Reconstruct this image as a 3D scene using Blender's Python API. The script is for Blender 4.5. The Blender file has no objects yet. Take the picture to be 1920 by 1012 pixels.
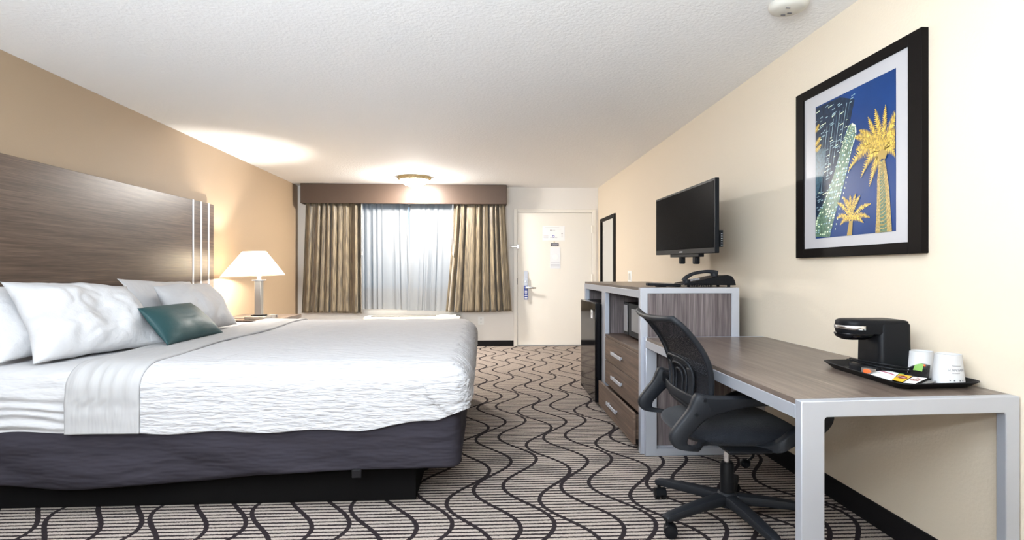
import bpy, math, random
from mathutils import Vector, Matrix, noise as mnoise
C = bpy.context.scene.collection
PI = math.pi
sin, cos = math.sin, math.cos
XL, XR, YB, YF, ZC = -2.764, 1.7506, 8.32, -1.7, 2.407
EYE = 1.14

# ------------------------------------------------------------------ materials
def new_mat(name):
    m = bpy.data.materials.new(name); m.use_nodes = True
    nt = m.node_tree; b = nt.nodes['Principled BSDF']
    return m, nt, b
def pos_node(nt, scale=(1, 1, 1)):
    g = nt.nodes.new('ShaderNodeNewGeometry'); mp = nt.nodes.new('ShaderNodeMapping')
    nt.links.new(g.outputs['Position'], mp.inputs['Vector']); mp.inputs['Scale'].default_value = scale
    return mp.outputs['Vector']
def add_bump(nt, b, scale, strength, dist=.002, aniso=(1, 1, 1), detail=3, kind='noise'):
    v = pos_node(nt, aniso)
    if kind == 'noise':
        n = nt.nodes.new('ShaderNodeTexNoise'); n.inputs['Detail'].default_value = detail; out = n.outputs['Fac']
    else:
        n = nt.nodes.new('ShaderNodeTexVoronoi'); out = n.outputs['Distance']
    n.inputs['Scale'].default_value = scale
    nt.links.new(v, n.inputs['Vector'])
    bp = nt.nodes.new('ShaderNodeBump'); bp.inputs['Strength'].default_value = strength; bp.inputs['Distance'].default_value = dist
    nt.links.new(out, bp.inputs['Height']); nt.links.new(bp.outputs['Normal'], b.inputs['Normal'])
def mat(name, col, rough=.6, metal=0, bump=None, spec=.5, var=0, vscale=8, coat=0, sheen=0, ior=1.5):
    m, nt, b = new_mat(name); b.inputs['IOR'].default_value = ior
    b.inputs['Base Color'].default_value = (*col, 1); b.inputs['Roughness'].default_value = rough
    b.inputs['Metallic'].default_value = metal; b.inputs['Specular IOR Level'].default_value = spec
    b.inputs['Coat Weight'].default_value = coat; b.inputs['Sheen Weight'].default_value = sheen
    if var:
        n = nt.nodes.new('ShaderNodeTexNoise'); n.inputs['Scale'].default_value = vscale; n.inputs['Detail'].default_value = 5
        nt.links.new(pos_node(nt), n.inputs['Vector'])
        r = nt.nodes.new('ShaderNodeMapRange'); r.inputs['From Min'].default_value = .3; r.inputs['From Max'].default_value = .7
        r.inputs['To Min'].default_value = 1 - var; r.inputs['To Max'].default_value = 1 + var
        nt.links.new(n.outputs['Fac'], r.inputs['Value'])
        mx = nt.nodes.new('ShaderNodeVectorMath'); mx.operation = 'SCALE'; mx.inputs[0].default_value = col
        nt.links.new(r.outputs['Result'], mx.inputs['Scale']); nt.links.new(mx.outputs['Vector'], b.inputs['Base Color'])
    if bump: add_bump(nt, b, **bump)
    return m
def emis(name, col, s):
    m, nt, b = new_mat(name)
    b.inputs['Base Color'].default_value = (*col, 1)
    b.inputs['Emission Color'].default_value = (*col, 1); b.inputs['Emission Strength'].default_value = s
    return m
def wood(name, c1, c2, aniso, scale=1.0, rough=.45, fine=.3):
    m, nt, b = new_mat(name)
    n = nt.nodes.new('ShaderNodeTexNoise'); n.inputs['Scale'].default_value = scale; n.inputs['Detail'].default_value = 6; n.inputs['Roughness'].default_value = .62
    n.inputs['Distortion'].default_value = .25
    nt.links.new(pos_node(nt, aniso), n.inputs['Vector'])
    cr = nt.nodes.new('ShaderNodeValToRGB'); e = cr.color_ramp.elements
    e[0].position = .33; e[0].color = (*c1, 1); e[1].position = .67; e[1].color = (*c2, 1)
    mid = cr.color_ramp.elements.new(.5); mid.color = (*[(a * .55 + b_ * .45) for a, b_ in zip(c1, c2)], 1)
    nt.links.new(n.outputs['Fac'], cr.inputs['Fac'])
    n2 = nt.nodes.new('ShaderNodeTexNoise'); n2.inputs['Scale'].default_value = scale * 5; n2.inputs['Detail'].default_value = 3
    nt.links.new(pos_node(nt, aniso), n2.inputs['Vector'])
    r = nt.nodes.new('ShaderNodeMapRange'); r.inputs['From Min'].default_value = .35; r.inputs['From Max'].default_value = .65
    r.inputs['To Min'].default_value = 1 - fine; r.inputs['To Max'].default_value = 1 + fine * .6
    nt.links.new(n2.outputs['Fac'], r.inputs['Value'])
    mx = nt.nodes.new('ShaderNodeVectorMath'); mx.operation = 'SCALE'
    nt.links.new(cr.outputs['Color'], mx.inputs[0]); nt.links.new(r.outputs['Result'], mx.inputs['Scale'])
    nt.links.new(mx.outputs['Vector'], b.inputs['Base Color']); b.inputs['Roughness'].default_value = rough
    b.inputs['Specular IOR Level'].default_value = .4
    return m

M = {}
M['wall_tan'] = mat('wall_tan', (.325, .235, .15), .55, bump=dict(scale=90, strength=.25, dist=.003))
M['wall_cream'] = mat('wall_cream', (.70, .61, .485), .65, bump=dict(scale=80, strength=.3, dist=.003))
M['wall_white'] = mat('wall_white', (.76, .735, .70), .7, bump=dict(scale=90, strength=.25, dist=.003))
M['ceiling'] = mat('ceiling', (.90, .905, .91), .85, bump=dict(scale=55, strength=.6, dist=.006, detail=5))
M['trim_white'] = mat('trim_white', (.80, .77, .71), .4)
M['door_paint'] = mat('door_paint', (.80, .765, .70), .45, bump=dict(scale=40, strength=.1, dist=.001))
M['base_black'] = mat('base_black', (.009, .008, .009), .6, spec=.15)
M['silver'] = mat('silver', (.50, .525, .585), .42, metal=.55, bump=dict(scale=300, strength=.1, dist=.0005))
M['silver_dark'] = mat('silver_dark', (.33, .335, .35), .4, metal=.6)
M['chrome'] = mat('chrome', (.75, .76, .78), .15, metal=1)
M['nickel'] = mat('nickel', (.55, .52, .48), .3, metal=.9)
M['brass'] = mat('brass', (.72, .62, .38), .25, metal=.8)
M['blackplastic'] = mat('black_plastic', (.007, .0075, .009), .42, spec=.3, ior=1.3, bump=dict(scale=400, strength=.15, dist=.0005))
M['greyplastic'] = mat('charcoal_plastic', (.012, .0135, .017), .5, spec=.4, ior=1.35, bump=dict(scale=500, strength=.3, dist=.0006))
M['glossblack'] = mat('gloss_black', (.004, .004, .005), .08, spec=.5, ior=1.3)
M['screen'] = mat('screen_black', (.003, .003, .0035), .25, spec=.3, ior=1.07)
M['white_cloth'] = mat('white_cloth', (.48, .475, .48), .85, bump=dict(scale=9, strength=.5, dist=.035, detail=5))
M['sheet_cloth'] = mat('sheet_cloth', (.43, .425, .43), .8, bump=dict(scale=3.2, strength=.6, dist=.04, aniso=(1.6, 1, 5), detail=3))
M['fold_cloth'] = mat('fold_cloth', (.35, .345, .345), .8, bump=dict(scale=4, strength=.3, dist=.03, aniso=(6, 1, 1), detail=2))
M['seersucker'] = mat('seersucker', (.43, .425, .435), .85, bump=dict(scale=1, strength=1.0, dist=.014, aniso=(15, 55, 70), detail=2))
M['skirt'] = mat('grey_skirt_fabric', (.031, .028, .036), .9, spec=.1, bump=dict(scale=1, strength=1.0, dist=.05, aniso=(2.2, 2.0, 9), detail=3))
M['platform'] = mat('platform_black', (.006, .0055, .0055), .9, spec=.05, bump=dict(scale=300, strength=.3, dist=.001))
M['teal'] = mat('teal_satin', (.013, .050, .054), .5, bump=dict(scale=120, strength=.25, dist=.002, detail=4), spec=.35)
M['hb_wood'] = wood('headboard_wood', (.050, .029, .019), (.118, .075, .052), (1, .9, 34), 1.6, .35, .3)
M['wood_v'] = wood('panel_wood_vertical', (.08, .063, .064), (.21, .175, .174), (50, 50, 1.3), 1.0, .5, .3)
M['wood_h'] = wood('drawer_wood', (.078, .047, .033), (.175, .118, .085), (.9, 1.1, 40), 1.0, .45, .25)
M['wood_top'] = wood('tabletop_wood', (.095, .070, .056), (.205, .158, .130), (30, 1.2, 4), 1.0, .3, .22)
M['valance'] = mat('valance_vinyl', (.060, .038, .026), .42, spec=.35, bump=dict(scale=160, strength=.2, dist=.001))
M['plaster_white'] = mat('white_plastic', (.82, .82, .80), .35)
M['offwhite'] = mat('cream_plastic', (.62, .60, .54), .4)
M['paper'] = mat('paper_white', (.86, .86, .86), .5)
M['paper_gloss'] = mat('paper_gloss', (.80, .82, .85), .15)
M['grey_ink'] = mat('grey_ink', (.45, .45, .5), .6)
M['cup_ink'] = mat('cup_ink', (.16, .16, .17), .6)
M['dark_ink'] = mat('dark_ink', (.09, .085, .10), .5)
M['blue_ink'] = mat('blue_ink', (.07, .10, .45), .5)
M['tag_blue'] = mat('tag_blue', (.035, .06, .26), .4)
M['mirror'] = mat('mirror_glass', (.85, .87, .88), .02, metal=1)
M['frame_black'] = mat('frame_black', (.007, .0055, .005), .5, spec=.3, ior=1.2, bump=dict(scale=200, strength=.15, dist=.001))
M['matboard'] = mat('mat_board', (.47, .46, .475), .35)
M['orange'] = emis('switch_orange', (.75, .10, .02), .25)
M['yellow'] = mat('sachet_yellow', (.85, .50, .03), .4)
M['magenta'] = mat('sachet_magenta', (.55, .03, .15), .4)
M['maroon'] = mat('sachet_maroon', (.28, .03, .03), .4)
M['green'] = mat('label_green', (.22, .42, .10), .45)
M['pouch_black'] = mat('pouch_black', (.012, .012, .012), .25, bump=dict(scale=40, strength=.6, dist=.006))
M['cup'] = mat('paper_cup', (.52, .52, .525), .5)
M['ac_slot'] = mat('vent_slot', (.22, .21, .18), .6)
M['steel_clear'] = mat('knob_grey', (.4, .4, .42), .2)

def fabric_drape():
    m, nt, b = new_mat('drape_fabric')
    n = nt.nodes.new('ShaderNodeTexNoise'); n.inputs['Scale'].default_value = 1; n.inputs['Detail'].default_value = 3
    nt.links.new(pos_node(nt, (130, 30, 5)), n.inputs['Vector'])
    cr = nt.nodes.new('ShaderNodeValToRGB'); e = cr.color_ramp.elements
    e[0].position = .36; e[0].color = (.05, .038, .024, 1); e[1].position = .64; e[1].color = (.23, .18, .11, 1)
    nt.links.new(n.outputs['Fac'], cr.inputs['Fac']); nt.links.new(cr.outputs['Color'], b.inputs['Base Color'])
    bp = nt.nodes.new('ShaderNodeBump'); bp.inputs['Strength'].default_value = .7; bp.inputs['Distance'].default_value = .004
    nt.links.new(n.outputs['Fac'], bp.inputs['Height']); nt.links.new(bp.outputs['Normal'], b.inputs['Normal'])
    b.inputs['Roughness'].default_value = .45; b.inputs['Sheen Weight'].default_value = .3
    return m
M['drape'] = fabric_drape()
def translucent(name, col, trans, transp):
    m = bpy.data.materials.new(name); m.use_nodes = True; nt = m.node_tree; nt.nodes.clear()
    o = nt.nodes.new('ShaderNodeOutputMaterial'); d = nt.nodes.new('ShaderNodeBsdfDiffuse'); t = nt.nodes.new('ShaderNodeBsdfTranslucent')
    tr = nt.nodes.new('ShaderNodeBsdfTransparent'); m1 = nt.nodes.new('ShaderNodeMixShader'); m2 = nt.nodes.new('ShaderNodeMixShader')
    d.inputs['Color'].default_value = (*col, 1); t.inputs['Color'].default_value = (*col, 1)
    m1.inputs[0].default_value = trans; m2.inputs[0].default_value = transp
    nt.links.new(d.outputs[0], m1.inputs[1]); nt.links.new(t.outputs[0], m1.inputs[2])
    nt.links.new(m1.outputs[0], m2.inputs[1]); nt.links.new(tr.outputs[0], m2.inputs[2]); nt.links.new(m2.outputs[0], o.inputs[0])
    return m
M['sheer'] = translucent('sheer_fabric', (.33, .345, .36), .38, .06)
M['shade'] = translucent('lamp_shade_fabric', (.92, .88, .80), .6, .0)
M['clearbag'] = translucent('clear_film', (.35, .34, .33), .2, .45)
def chair_mesh():
    m = translucent('chair_mesh_fabric', (.022, .022, .025), .1, .3)
    nt = m.node_tree; mix = nt.nodes['Mix Shader.001'] if 'Mix Shader.001' in nt.nodes else [n for n in nt.nodes if n.type == 'MIX_SHADER'][1]
    v = nt.nodes.new('ShaderNodeTexVoronoi'); v.inputs['Scale'].default_value = 380
    nt.links.new(pos_node(nt), v.inputs['Vector'])
    r = nt.nodes.new('ShaderNodeMapRange'); r.inputs['From Min'].default_value = .25; r.inputs['From Max'].default_value = .35; r.inputs['To Min'].default_value = .75; r.inputs['To Max'].default_value = 0
    nt.links.new(v.outputs['Distance'], r.inputs['Value']); nt.links.new(r.outputs['Result'], mix.inputs[0])
    return m
M['chairmesh'] = chair_mesh()
M['seat_fabric'] = mat('seat_fabric', (.010, .012, .017), .8, spec=.2, bump=dict(scale=260, strength=.7, dist=.002, kind='vor'), sheen=.1)
def glass(name, col=(1, 1, 1)):
    m, nt, b = new_mat(name); b.inputs['Transmission Weight'].default_value = 1; b.inputs['Roughness'].default_value = .02; b.inputs['Base Color'].default_value = (*col, 1); b.inputs['IOR'].default_value = 1.1
    return m
M['glass'] = glass('window_glass', (.9, .97, 1))

def carpet_mat():
    m, nt, b = new_mat('carpet'); L = nt.links
    g = nt.nodes.new('ShaderNodeNewGeometry'); sp = nt.nodes.new('ShaderNodeSeparateXYZ')
    n = nt.nodes.new('ShaderNodeTexNoise'); n.inputs['Scale'].default_value = 120; n.inputs['Detail'].default_value = 2
    L.new(g.outputs['Position'], n.inputs['Vector'])
    vm = nt.nodes.new('ShaderNodeVectorMath'); vm.operation = 'MULTIPLY_ADD'; L.new(n.outputs['Color'], vm.inputs[0])
    vm.inputs[1].default_value = (.008, .008, 0); L.new(g.outputs['Position'], vm.inputs[2])
    L.new(vm.outputs[0], sp.inputs[0])
    def mm(op, a, b_=None, c=None):
        q = nt.nodes.new('ShaderNodeMath'); q.operation = op
        for i, x in enumerate((a, b_, c)):
            if x is None: continue
            if isinstance(x, (int, float)): q.inputs[i].default_value = x
            else: L.new(x, q.inputs[i])
        return q.outputs[0]
    X, Y = sp.outputs['X'], sp.outputs['Y']
    stripe = mm('GREATER_THAN', mm('FRACT', mm('MULTIPLY', Y, 1 / .033)), .61)
    res = stripe
    Pd, A, per = .855, .108, .46
    for x0, ph in ((-.07, 3.14), (.06, 3.29), (.215, 3.33)):
        ang = mm('MULTIPLY', mm('SUBTRACT', Y, ph), 2 * PI / Pd)
        off = mm('MULTIPLY', mm('COSINE', ang), A)
        q = mm('DIVIDE', mm('SUBTRACT', mm('SUBTRACT', X, x0), off), per)
        d = mm('MULTIPLY', mm('ABSOLUTE', mm('SUBTRACT', mm('FRACT', mm('ADD', q, .5)), .5)), per)
        sl = mm('MULTIPLY', mm('SINE', ang), A * 2 * PI / Pd)
        w = mm('MULTIPLY', mm('SQRT', mm('ADD', mm('MULTIPLY', sl, sl), 1)), .0103)
        res = mm('MAXIMUM', res, mm('LESS_THAN', d, w))
    n2 = nt.nodes.new('ShaderNodeTexNoise'); n2.inputs['Scale'].default_value = 260; n2.inputs['Detail'].default_value = 3
    L.new(g.outputs['Position'], n2.inputs['Vector'])
    mx = nt.nodes.new('ShaderNodeMix'); mx.data_type = 'RGBA'; mx.inputs[6].default_value = (.405, .345, .30, 1); mx.inputs[7].default_value = (.024, .018, .020, 1)
    L.new(res, mx.inputs[0])
    r = nt.nodes.new('ShaderNodeMapRange'); r.inputs['From Min'].default_value = .3; r.inputs['From Max'].default_value = .7; r.inputs['To Min'].default_value = .72; r.inputs['To Max'].default_value = 1.28
    L.new(n2.outputs['Fac'], r.inputs['Value'])
    sc = nt.nodes.new('ShaderNodeVectorMath'); sc.operation = 'SCALE'; L.new(mx.outputs[2], sc.inputs[0]); L.new(r.outputs['Result'], sc.inputs['Scale'])
    L.new(sc.outputs['Vector'], b.inputs['Base Color']); b.inputs['Roughness'].default_value = .95; b.inputs['Specular IOR Level'].default_value = .1
    bp = nt.nodes.new('ShaderNodeBump'); bp.inputs['Strength'].default_value = .5; bp.inputs['Distance'].default_value = .004
    L.new(n2.outputs['Fac'], bp.inputs['Height']); L.new(bp.outputs['Normal'], b.inputs['Normal'])
    return m
M['carpet'] = carpet_mat()

# ------------------------------------------------------------------ mesh builder (world coordinates)
class MB:
    def __init__(s): s.v = []; s.f = []; s.m = []
    def add(s, vs, fs, mi=0):
        o = len(s.v); s.v += [tuple(p) for p in vs]
        for f in fs: s.f.append([o + i for i in f]); s.m.append(mi)
        return s
    def box(s, x0, x1, y0, y1, z0, z1, mi=0):
        vs = [(x0, y0, z0), (x1, y0, z0), (x1, y1, z0), (x0, y1, z0), (x0, y0, z1), (x1, y0, z1), (x1, y1, z1), (x0, y1, z1)]
        return s.add(vs, [(3, 2, 1, 0), (4, 5, 6, 7), (0, 1, 5, 4), (1, 2, 6, 5), (2, 3, 7, 6), (3, 0, 4, 7)], mi)
    def hexa(s, b, t, mi=0):
        return s.add(list(b) + list(t), [(3, 2, 1, 0), (4, 5, 6, 7), (0, 1, 5, 4), (1, 2, 6, 5), (2, 3, 7, 6), (3, 0, 4, 7)], mi)
    def poly(s, pts, mi=0): return s.add(pts, [tuple(range(len(pts)))], mi)
    def prism(s, pts, d, mi=0):
        n = len(pts); d = Vector(d); a = [Vector(p) for p in pts]; b = [p + d for p in a]
        return s.add(a + b, [tuple(range(n))[::-1], tuple(range(n, 2 * n))] + [(i, (i + 1) % n, n + (i + 1) % n, n + i) for i in range(n)], mi)
    def sweep(s, path, rings, closed=False, mi=0, caps=True):
        n = len(rings[0]); k = len(rings); vs = [p for r in rings for p in r]; fs = []
        for i in range(k if closed else k - 1):
            a, b = i * n, ((i + 1) % k) * n
            for j in range(n): fs.append((a + j, a + (j + 1) % n, b + (j + 1) % n, b + j))
        if caps and not closed: fs += [tuple(range(n))[::-1], tuple(range((k - 1) * n, k * n))]
        return s.add(vs, fs, mi)
    def frames(s, path, closed=False):
        P = [Vector(p) for p in path]; k = len(P); T = []
        for i in range(k):
            a = P[(i - 1) % k] if (closed or i > 0) else P[i]; b = P[(i + 1) % k] if (closed or i < k - 1) else P[i]
            T.append((b - a).normalized())
        return P, T
    def tube(s, path, r, n=10, closed=False, mi=0):
        P, T = s.frames(path, closed); up = Vector((0, 0, 1)) if abs(T[0].z) < .9 else Vector((1, 0, 0))
        N = (up - T[0] * up.dot(T[0])).normalized(); rings = []
        for i, (p, t) in enumerate(zip(P, T)):
            N = (N - t * N.dot(t)).normalized(); B = t.cross(N); rr = r[i] if isinstance(r, (list, tuple)) else r
            rings.append([p + N * (rr * cos(2 * PI * j / n)) + B * (rr * sin(2 * PI * j / n)) for j in range(n)])
        return s.sweep(path, rings, closed, mi)
    def flat(s, path, side, w, t, closed=False, mi=0, rnd=.35, n=12):
        """rounded-rectangle section: w along `side`, t across it."""
        P, T = s.frames(path, closed); side = Vector(side).normalized(); rings = []
        for i, (p, tt) in enumerate(zip(P, T)):
            S = (side - tt * side.dot(tt)).normalized(); Nn = tt.cross(S)
            ww = (w[i] if isinstance(w, (list, tuple)) else w) / 2; th = (t[i] if isinstance(t, (list, tuple)) else t) / 2
            ring = []
            for j in range(n):
                a = 2 * PI * (j + .5) / n; c_, s_ = cos(a), sin(a); e = rnd
                ring.append(p + S * (ww * math.copysign(abs(c_) ** e, c_)) + Nn * (th * math.copysign(abs(s_) ** e, s_)))
            rings.append(ring)
        return s.sweep(path, rings, closed, mi)
    def lathe(s, prof, c, n=32, mi=0, axis='z', cap=True):
        rings = []
        for r, h in prof:
            ring = []
            for j in range(n):
                a = 2 * PI * j / n; x, y = r * cos(a), r * sin(a)
                q = {'z': (x, y, h), 'x': (h, x, y), 'y': (y, h, x)}[axis]
                ring.append((c[0] + q[0], c[1] + q[1], c[2] + q[2]))
            rings.append(ring)
        return s.sweep(None, rings, False, mi, cap)
    def grid(s, fn, nu, nv, mi=0, keep=None):
        vs = [fn(i / nu, j / nv) for i in range(nu + 1) for j in range(nv + 1)]; fs = []
        for i in range(nu):
            for j in range(nv):
                a = i * (nv + 1) + j; fs.append((a, a + nv + 1, a + nv + 2, a + 1))
        return s.add(vs, fs, mi)
    def text(s, body, size, fn, mi=0, align='CENTER'):
        cu = bpy.data.curves.new('t', 'FONT'); cu.body = body; cu.size = size; cu.align_x = align; cu.align_y = 'CENTER'
        o = bpy.data.objects.new('t', cu); C.objects.link(o); dg = bpy.context.evaluated_depsgraph_get(); dg.update()
        me = o.evaluated_get(dg).to_mesh()
        s.add([fn(v.co.x, v.co.y) for v in me.vertices], [tuple(p.vertices) for p in me.polygons], mi)
        o.evaluated_get(dg).to_mesh_clear(); bpy.data.objects.remove(o); bpy.data.curves.remove(cu)
        return s
    def build(s, name, mats, parent=None, bevel=0, seg=2, angle=40, solid=0, sub=0):
        me = bpy.data.meshes.new(name); org = parent_origin(parent)
        me.from_pydata([(p[0] - org[0], p[1] - org[1], p[2] - org[2]) for p in s.v], [], s.f)
        if not isinstance(mats, (list, tuple)): mats = [mats]
        for q in mats: me.materials.append(M[q] if isinstance(q, str) else q)
        for p, mi in zip(me.polygons, s.m): p.material_index = mi; p.use_smooth = True
        me.update(); me.set_sharp_from_angle(angle=math.radians(angle))
        o = bpy.data.objects.new(name, me); C.objects.link(o)
        if parent: o.parent = parent
        if solid: q = o.modifiers.new('solid', 'SOLIDIFY'); q.thickness = solid; q.offset = 0
        if bevel: q = o.modifiers.new('bevel', 'BEVEL'); q.width = bevel; q.segments = seg; q.limit_method = 'ANGLE'; q.angle_limit = .6
        if sub: q = o.modifiers.new('sub', 'SUBSURF'); q.levels = sub; q.render_levels = sub
        return o
def parent_origin(p):
    v = Vector((0, 0, 0))
    while p: v += p.location; p = p.parent
    return v
def thing(name, label, cat, loc=(0, 0, 0), group=None):
    o = bpy.data.objects.new(name, None); C.objects.link(o); o.location = loc; o.empty_display_size = .1
    return tag(o, label, cat, group)
def tag(o, label, cat, group=None):
    o['label'] = label; o['category'] = cat
    if group: o['group'] = group
    return o
def struct(o): o['kind'] = 'structure'; return o

def rgrid(x0, x1, y0, y1, z0, z1, r, nx, ny, nz, off=0, keep=None, disp=None, rz=None):
    """rounded box from a dense cube grid (outer size grown by off)."""
    x0 -= off; x1 += off; y0 -= off; y1 += off; z1 += off; r += off; z0 -= off
    rz = rz or r
    vid = {}; vs = []; og = []; fs = []
    def vert(i, j, k):
        key = (i, j, k)
        if key in vid: return vid[key]
        p = Vector((x0 + (x1 - x0) * i / nx, y0 + (y1 - y0) * j / ny, z0 + (z1 - z0) * k / nz))
        c = Vector((min(max(p.x, x0 + r), x1 - r), min(max(p.y, y0 + r), y1 - r), min(max(p.z, z0 + rz), z1 - rz)))
        d = p - c; q = Vector((d.x / r, d.y / r, d.z / rz)); l = q.length
        if l > 1e-6:
            mxx = max(abs(q.x), abs(q.y), abs(q.z))
            q = q / l * (1 if mxx > .999 else mxx)
            nrm = q.copy(); p = c + Vector((q.x * r, q.y * r, q.z * rz))
        else: nrm = Vector((0, 0, 1))
        og.append(p.copy())
        if disp: p = p + disp(p, nrm)
        vid[key] = len(vs); vs.append(p); return vid[key]
    def face(a, b, c_, d):
        ids = [vert(*a), vert(*b), vert(*c_), vert(*d)]
        if keep and not all(keep(og[i]) for i in ids): return
        if len(set(ids)) > 2: fs.append(tuple(ids))
    for i in range(nx):
        for j in range(ny):
            face((i, j, nz), (i + 1, j, nz), (i + 1, j + 1, nz), (i, j + 1, nz))
            face((i, j, 0), (i, j + 1, 0), (i + 1, j + 1, 0), (i + 1, j, 0))
    for i in range(nx):
        for k in range(nz):
            face((i, 0, k), (i + 1, 0, k), (i + 1, 0, k + 1), (i, 0, k + 1))
            face((i, ny, k), (i, ny, k + 1), (i + 1, ny, k + 1), (i + 1, ny, k))
    for j in range(ny):
        for k in range(nz):
            face((nx, j, k), (nx, j + 1, k), (nx, j + 1, k + 1), (nx, j, k + 1))
            face((0, j, k), (0, j, k + 1), (0, j + 1, k + 1), (0, j + 1, k))
    used = sorted({i for f in fs for i in f}); mp = {o: n for n, o in enumerate(used)}
    b = MB(); b.add([vs[i] for i in used], [tuple(mp[i] for i in f) for f in fs]); return b
def nz3(x, y, z): return mnoise.noise(Vector((x, y, z)))
def smooth(a, b, x): t = min(max((x - a) / (b - a), 0), 1); return t * t * (3 - 2 * t)
def spline(pts, n=8, closed=False):
    P = [Vector(p) for p in pts]; k = len(P); out = []
    rng = range(k if closed else k - 1)
    for i in rng:
        a = P[(i - 1) % k] if closed or i > 0 else P[0]; b = P[i]; c = P[(i + 1) % k]; d = P[(i + 2) % k] if closed or i < k - 2 else P[-1]
        for j in range(n):
            t = j / n
            out.append(.5 * ((2 * b) + (c - a) * t + (2 * a - 5 * b + 4 * c - d) * t * t + (3 * b - a - 3 * c + d) * t ** 3))
    if not closed: out.append(P[-1])
    return out

# ------------------------------------------------------------------ room
T = .12
struct(MB().box(XL - T, XR + T, YF - T, YB + T, -.1, 0).build('floor', 'carpet'))
struct(MB().box(XL - T, XR + T, YF - T, YB + T, ZC, ZC + .1).build('ceiling', 'ceiling'))
struct(MB().box(XL - T, XL, YF - T, YB + T, 0, ZC).build('wall_left', 'wall_tan'))
struct(MB().box(XR, XR + T, YF - T, YB + T, 0, ZC).build('wall_right', 'wall_cream'))
struct(MB().box(XL, XR, YF - T, YF, 0, ZC).build('wall_front', 'wall_cream'))
WX0, WX1, WZ0, WZ1 = -1.86, -.36, .84, 2.14
b = MB(); b.box(XL, WX0, YB, YB + T, 0, ZC).box(WX1, XR, YB, YB + T, 0, ZC).box(WX0, WX1, YB, YB + T, 0, WZ0).box(WX0, WX1, YB, YB + T, WZ1, ZC)
struct(b.build('wall_back', 'wall_white'))
b = MB()
for x0, x1, z0, z1 in ((WX0, WX1, WZ0, WZ0 + .04), (WX0, WX1, WZ1 - .04, WZ1), (WX0, WX0 + .04, WZ0, WZ1), (WX1 - .04, WX1, WZ0, WZ1), (-1.12, -1.08, WZ0, WZ1)):
    b.box(x0, x1, YB + .03, YB + .07, z0, z1)
w = struct(b.build('window_1', 'silver_dark', bevel=.003))
MB().box(WX0 + .04, WX1 - .04, YB + .045, YB + .051, WZ0 + .04, WZ1 - .04).build('window_glass', 'glass', w)
struct(MB().box(XL, .455, YB - .012, YB, 0, .085).build('baseboard_back', 'base_black', bevel=.003))
struct(MB().box(XR - .012, XR, YF, YB, 0, .105).build('baseboard_right', 'base_black', bevel=.003))
# door and its casing
b = MB()
for x0, x1, z0, z1 in ((.455, .512, 0, 2.075), (1.657, 1.714, 0, 2.075), (.512, 1.657, 2.028, 2.075)): b.box(x0, x1, YB - .022, YB, z0, z1)
struct(b.build('trim_1', 'trim_white', bevel=.004))
door = struct(MB().box(.517, 1.652, YB - .012, YB, .012, 2.022).build('door_1', 'door_paint', bevel=.002))
struct(MB().box(.512, 1.657, YB - .05, YB, 0, .010).build('trim_2', 'silver_dark'))
YD = YB - .012
MB().box(.612, .668, YD - .012, YD, 1.04, 1.135).build('lock_plate', 'silver', door, bevel=.002)
b = MB().box(.608, .670, YD - .03, YD, .86, 1.04); b.lathe([(.012, 0), (.012, -.012)], (.64, YD - .03, .975), 16, axis='y')
b.build('lock_body', 'silver', door, bevel=.004)
b = MB(); b.lathe([(.022, 0), (.022, -.03)], (.645, YD - .028, .885), 20, axis='y')
b.flat(spline([(.64, YD - .062, .885), (.68, YD - .066, .888), (.74, YD - .066, .884), (.79, YD - .062, .882)], 5), (0, 0, 1), [.03] * 12 + [.024] * 4, .014)
b.build('door_handle', 'chrome', door)
for z in (1.775, 1.03, .28):
    b = MB().box(1.640, 1.668, YD - .014, YD - .001, z - .055, z + .055); b.lathe([(.008, -.06), (.008, .06)], (1.655, YD - .014, z), 12)
    b.build('hinge', 'trim_white', door, bevel=.002)
b = MB().box(.50, .535, YB - .045, YD, 1.475, 1.535); b.box(.42, .515, YB - .056, YB - .046, 1.496, 1.514)
b.tube([(.40, YB - .051, 1.505), (.425, YB - .051, 1.505)], .016, 12)
b.build('swing_bar', 'chrome', door, bevel=.002)
MB().lathe([(.009, 0), (.009, -.006)], (1.072, YD, 1.578), 16, axis='y').build('peephole', 'brass', door)
MB().box(.505, .514, YB - .024, YB - .0215, .93, 1.03).build('strike_plate', 'dark_ink', door)

# things on the door
b = MB().box(.896, 1.236, YD - .002, YD - .0002, 1.602, 1.822, 0)
yy = YD - .0026
def line(x0, x1, z0, z1, mi): b.box(x0, x1, yy, yy + .0006, z0, z1, mi)
line(.93, 1.15, 1.795, 1.800, 1); line(.93, 1.19, 1.772, 1.775, 1); line(1.01, 1.035, 1.752, 1.762, 2); line(1.045, 1.09, 1.755, 1.760, 1)
line(.91, .985, 1.668, 1.674, 1); line(.91, .985, 1.640, 1.644, 1); line(.92, .98, 1.625, 1.629, 1); line(1.01, 1.12, 1.640, 1.645, 1)
line(1.185, 1.20, 1.70, 1.712, 2); line(1.18, 1.21, 1.67, 1.673, 1); line(1.185, 1.205, 1.655, 1.658, 1)
b.lathe([(.019, 0), (.019, -.0008), (.010, -.0008), (.010, 0)], (1.06, YD - .002, 1.665), 20, 3, axis='y', cap=False)
tag(b.build('notice', ['paper', 'grey_ink', 'dark_ink', 'blue_ink']), 'white laminated notice sheet taped high on the door', 'notice')
b = MB().box(1.022, 1.142, YD - .003, YD - .0002, 1.517, 1.562, 0)
for i in range(6): b.box(1.036 + i * .016, 1.046 + i * .016, YD - .0036, YD - .0028, 1.542, 1.552, 1)
for i in range(5): b.box(1.045 + i * .016, 1.055 + i * .016, YD - .0036, YD - .0028, 1.526, 1.533, 1)
tag(b.build('door_sign', ['dark_ink', 'grey_ink']), 'small dark lettered strip sign on the door below the notice sheet', 'sign')
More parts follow.
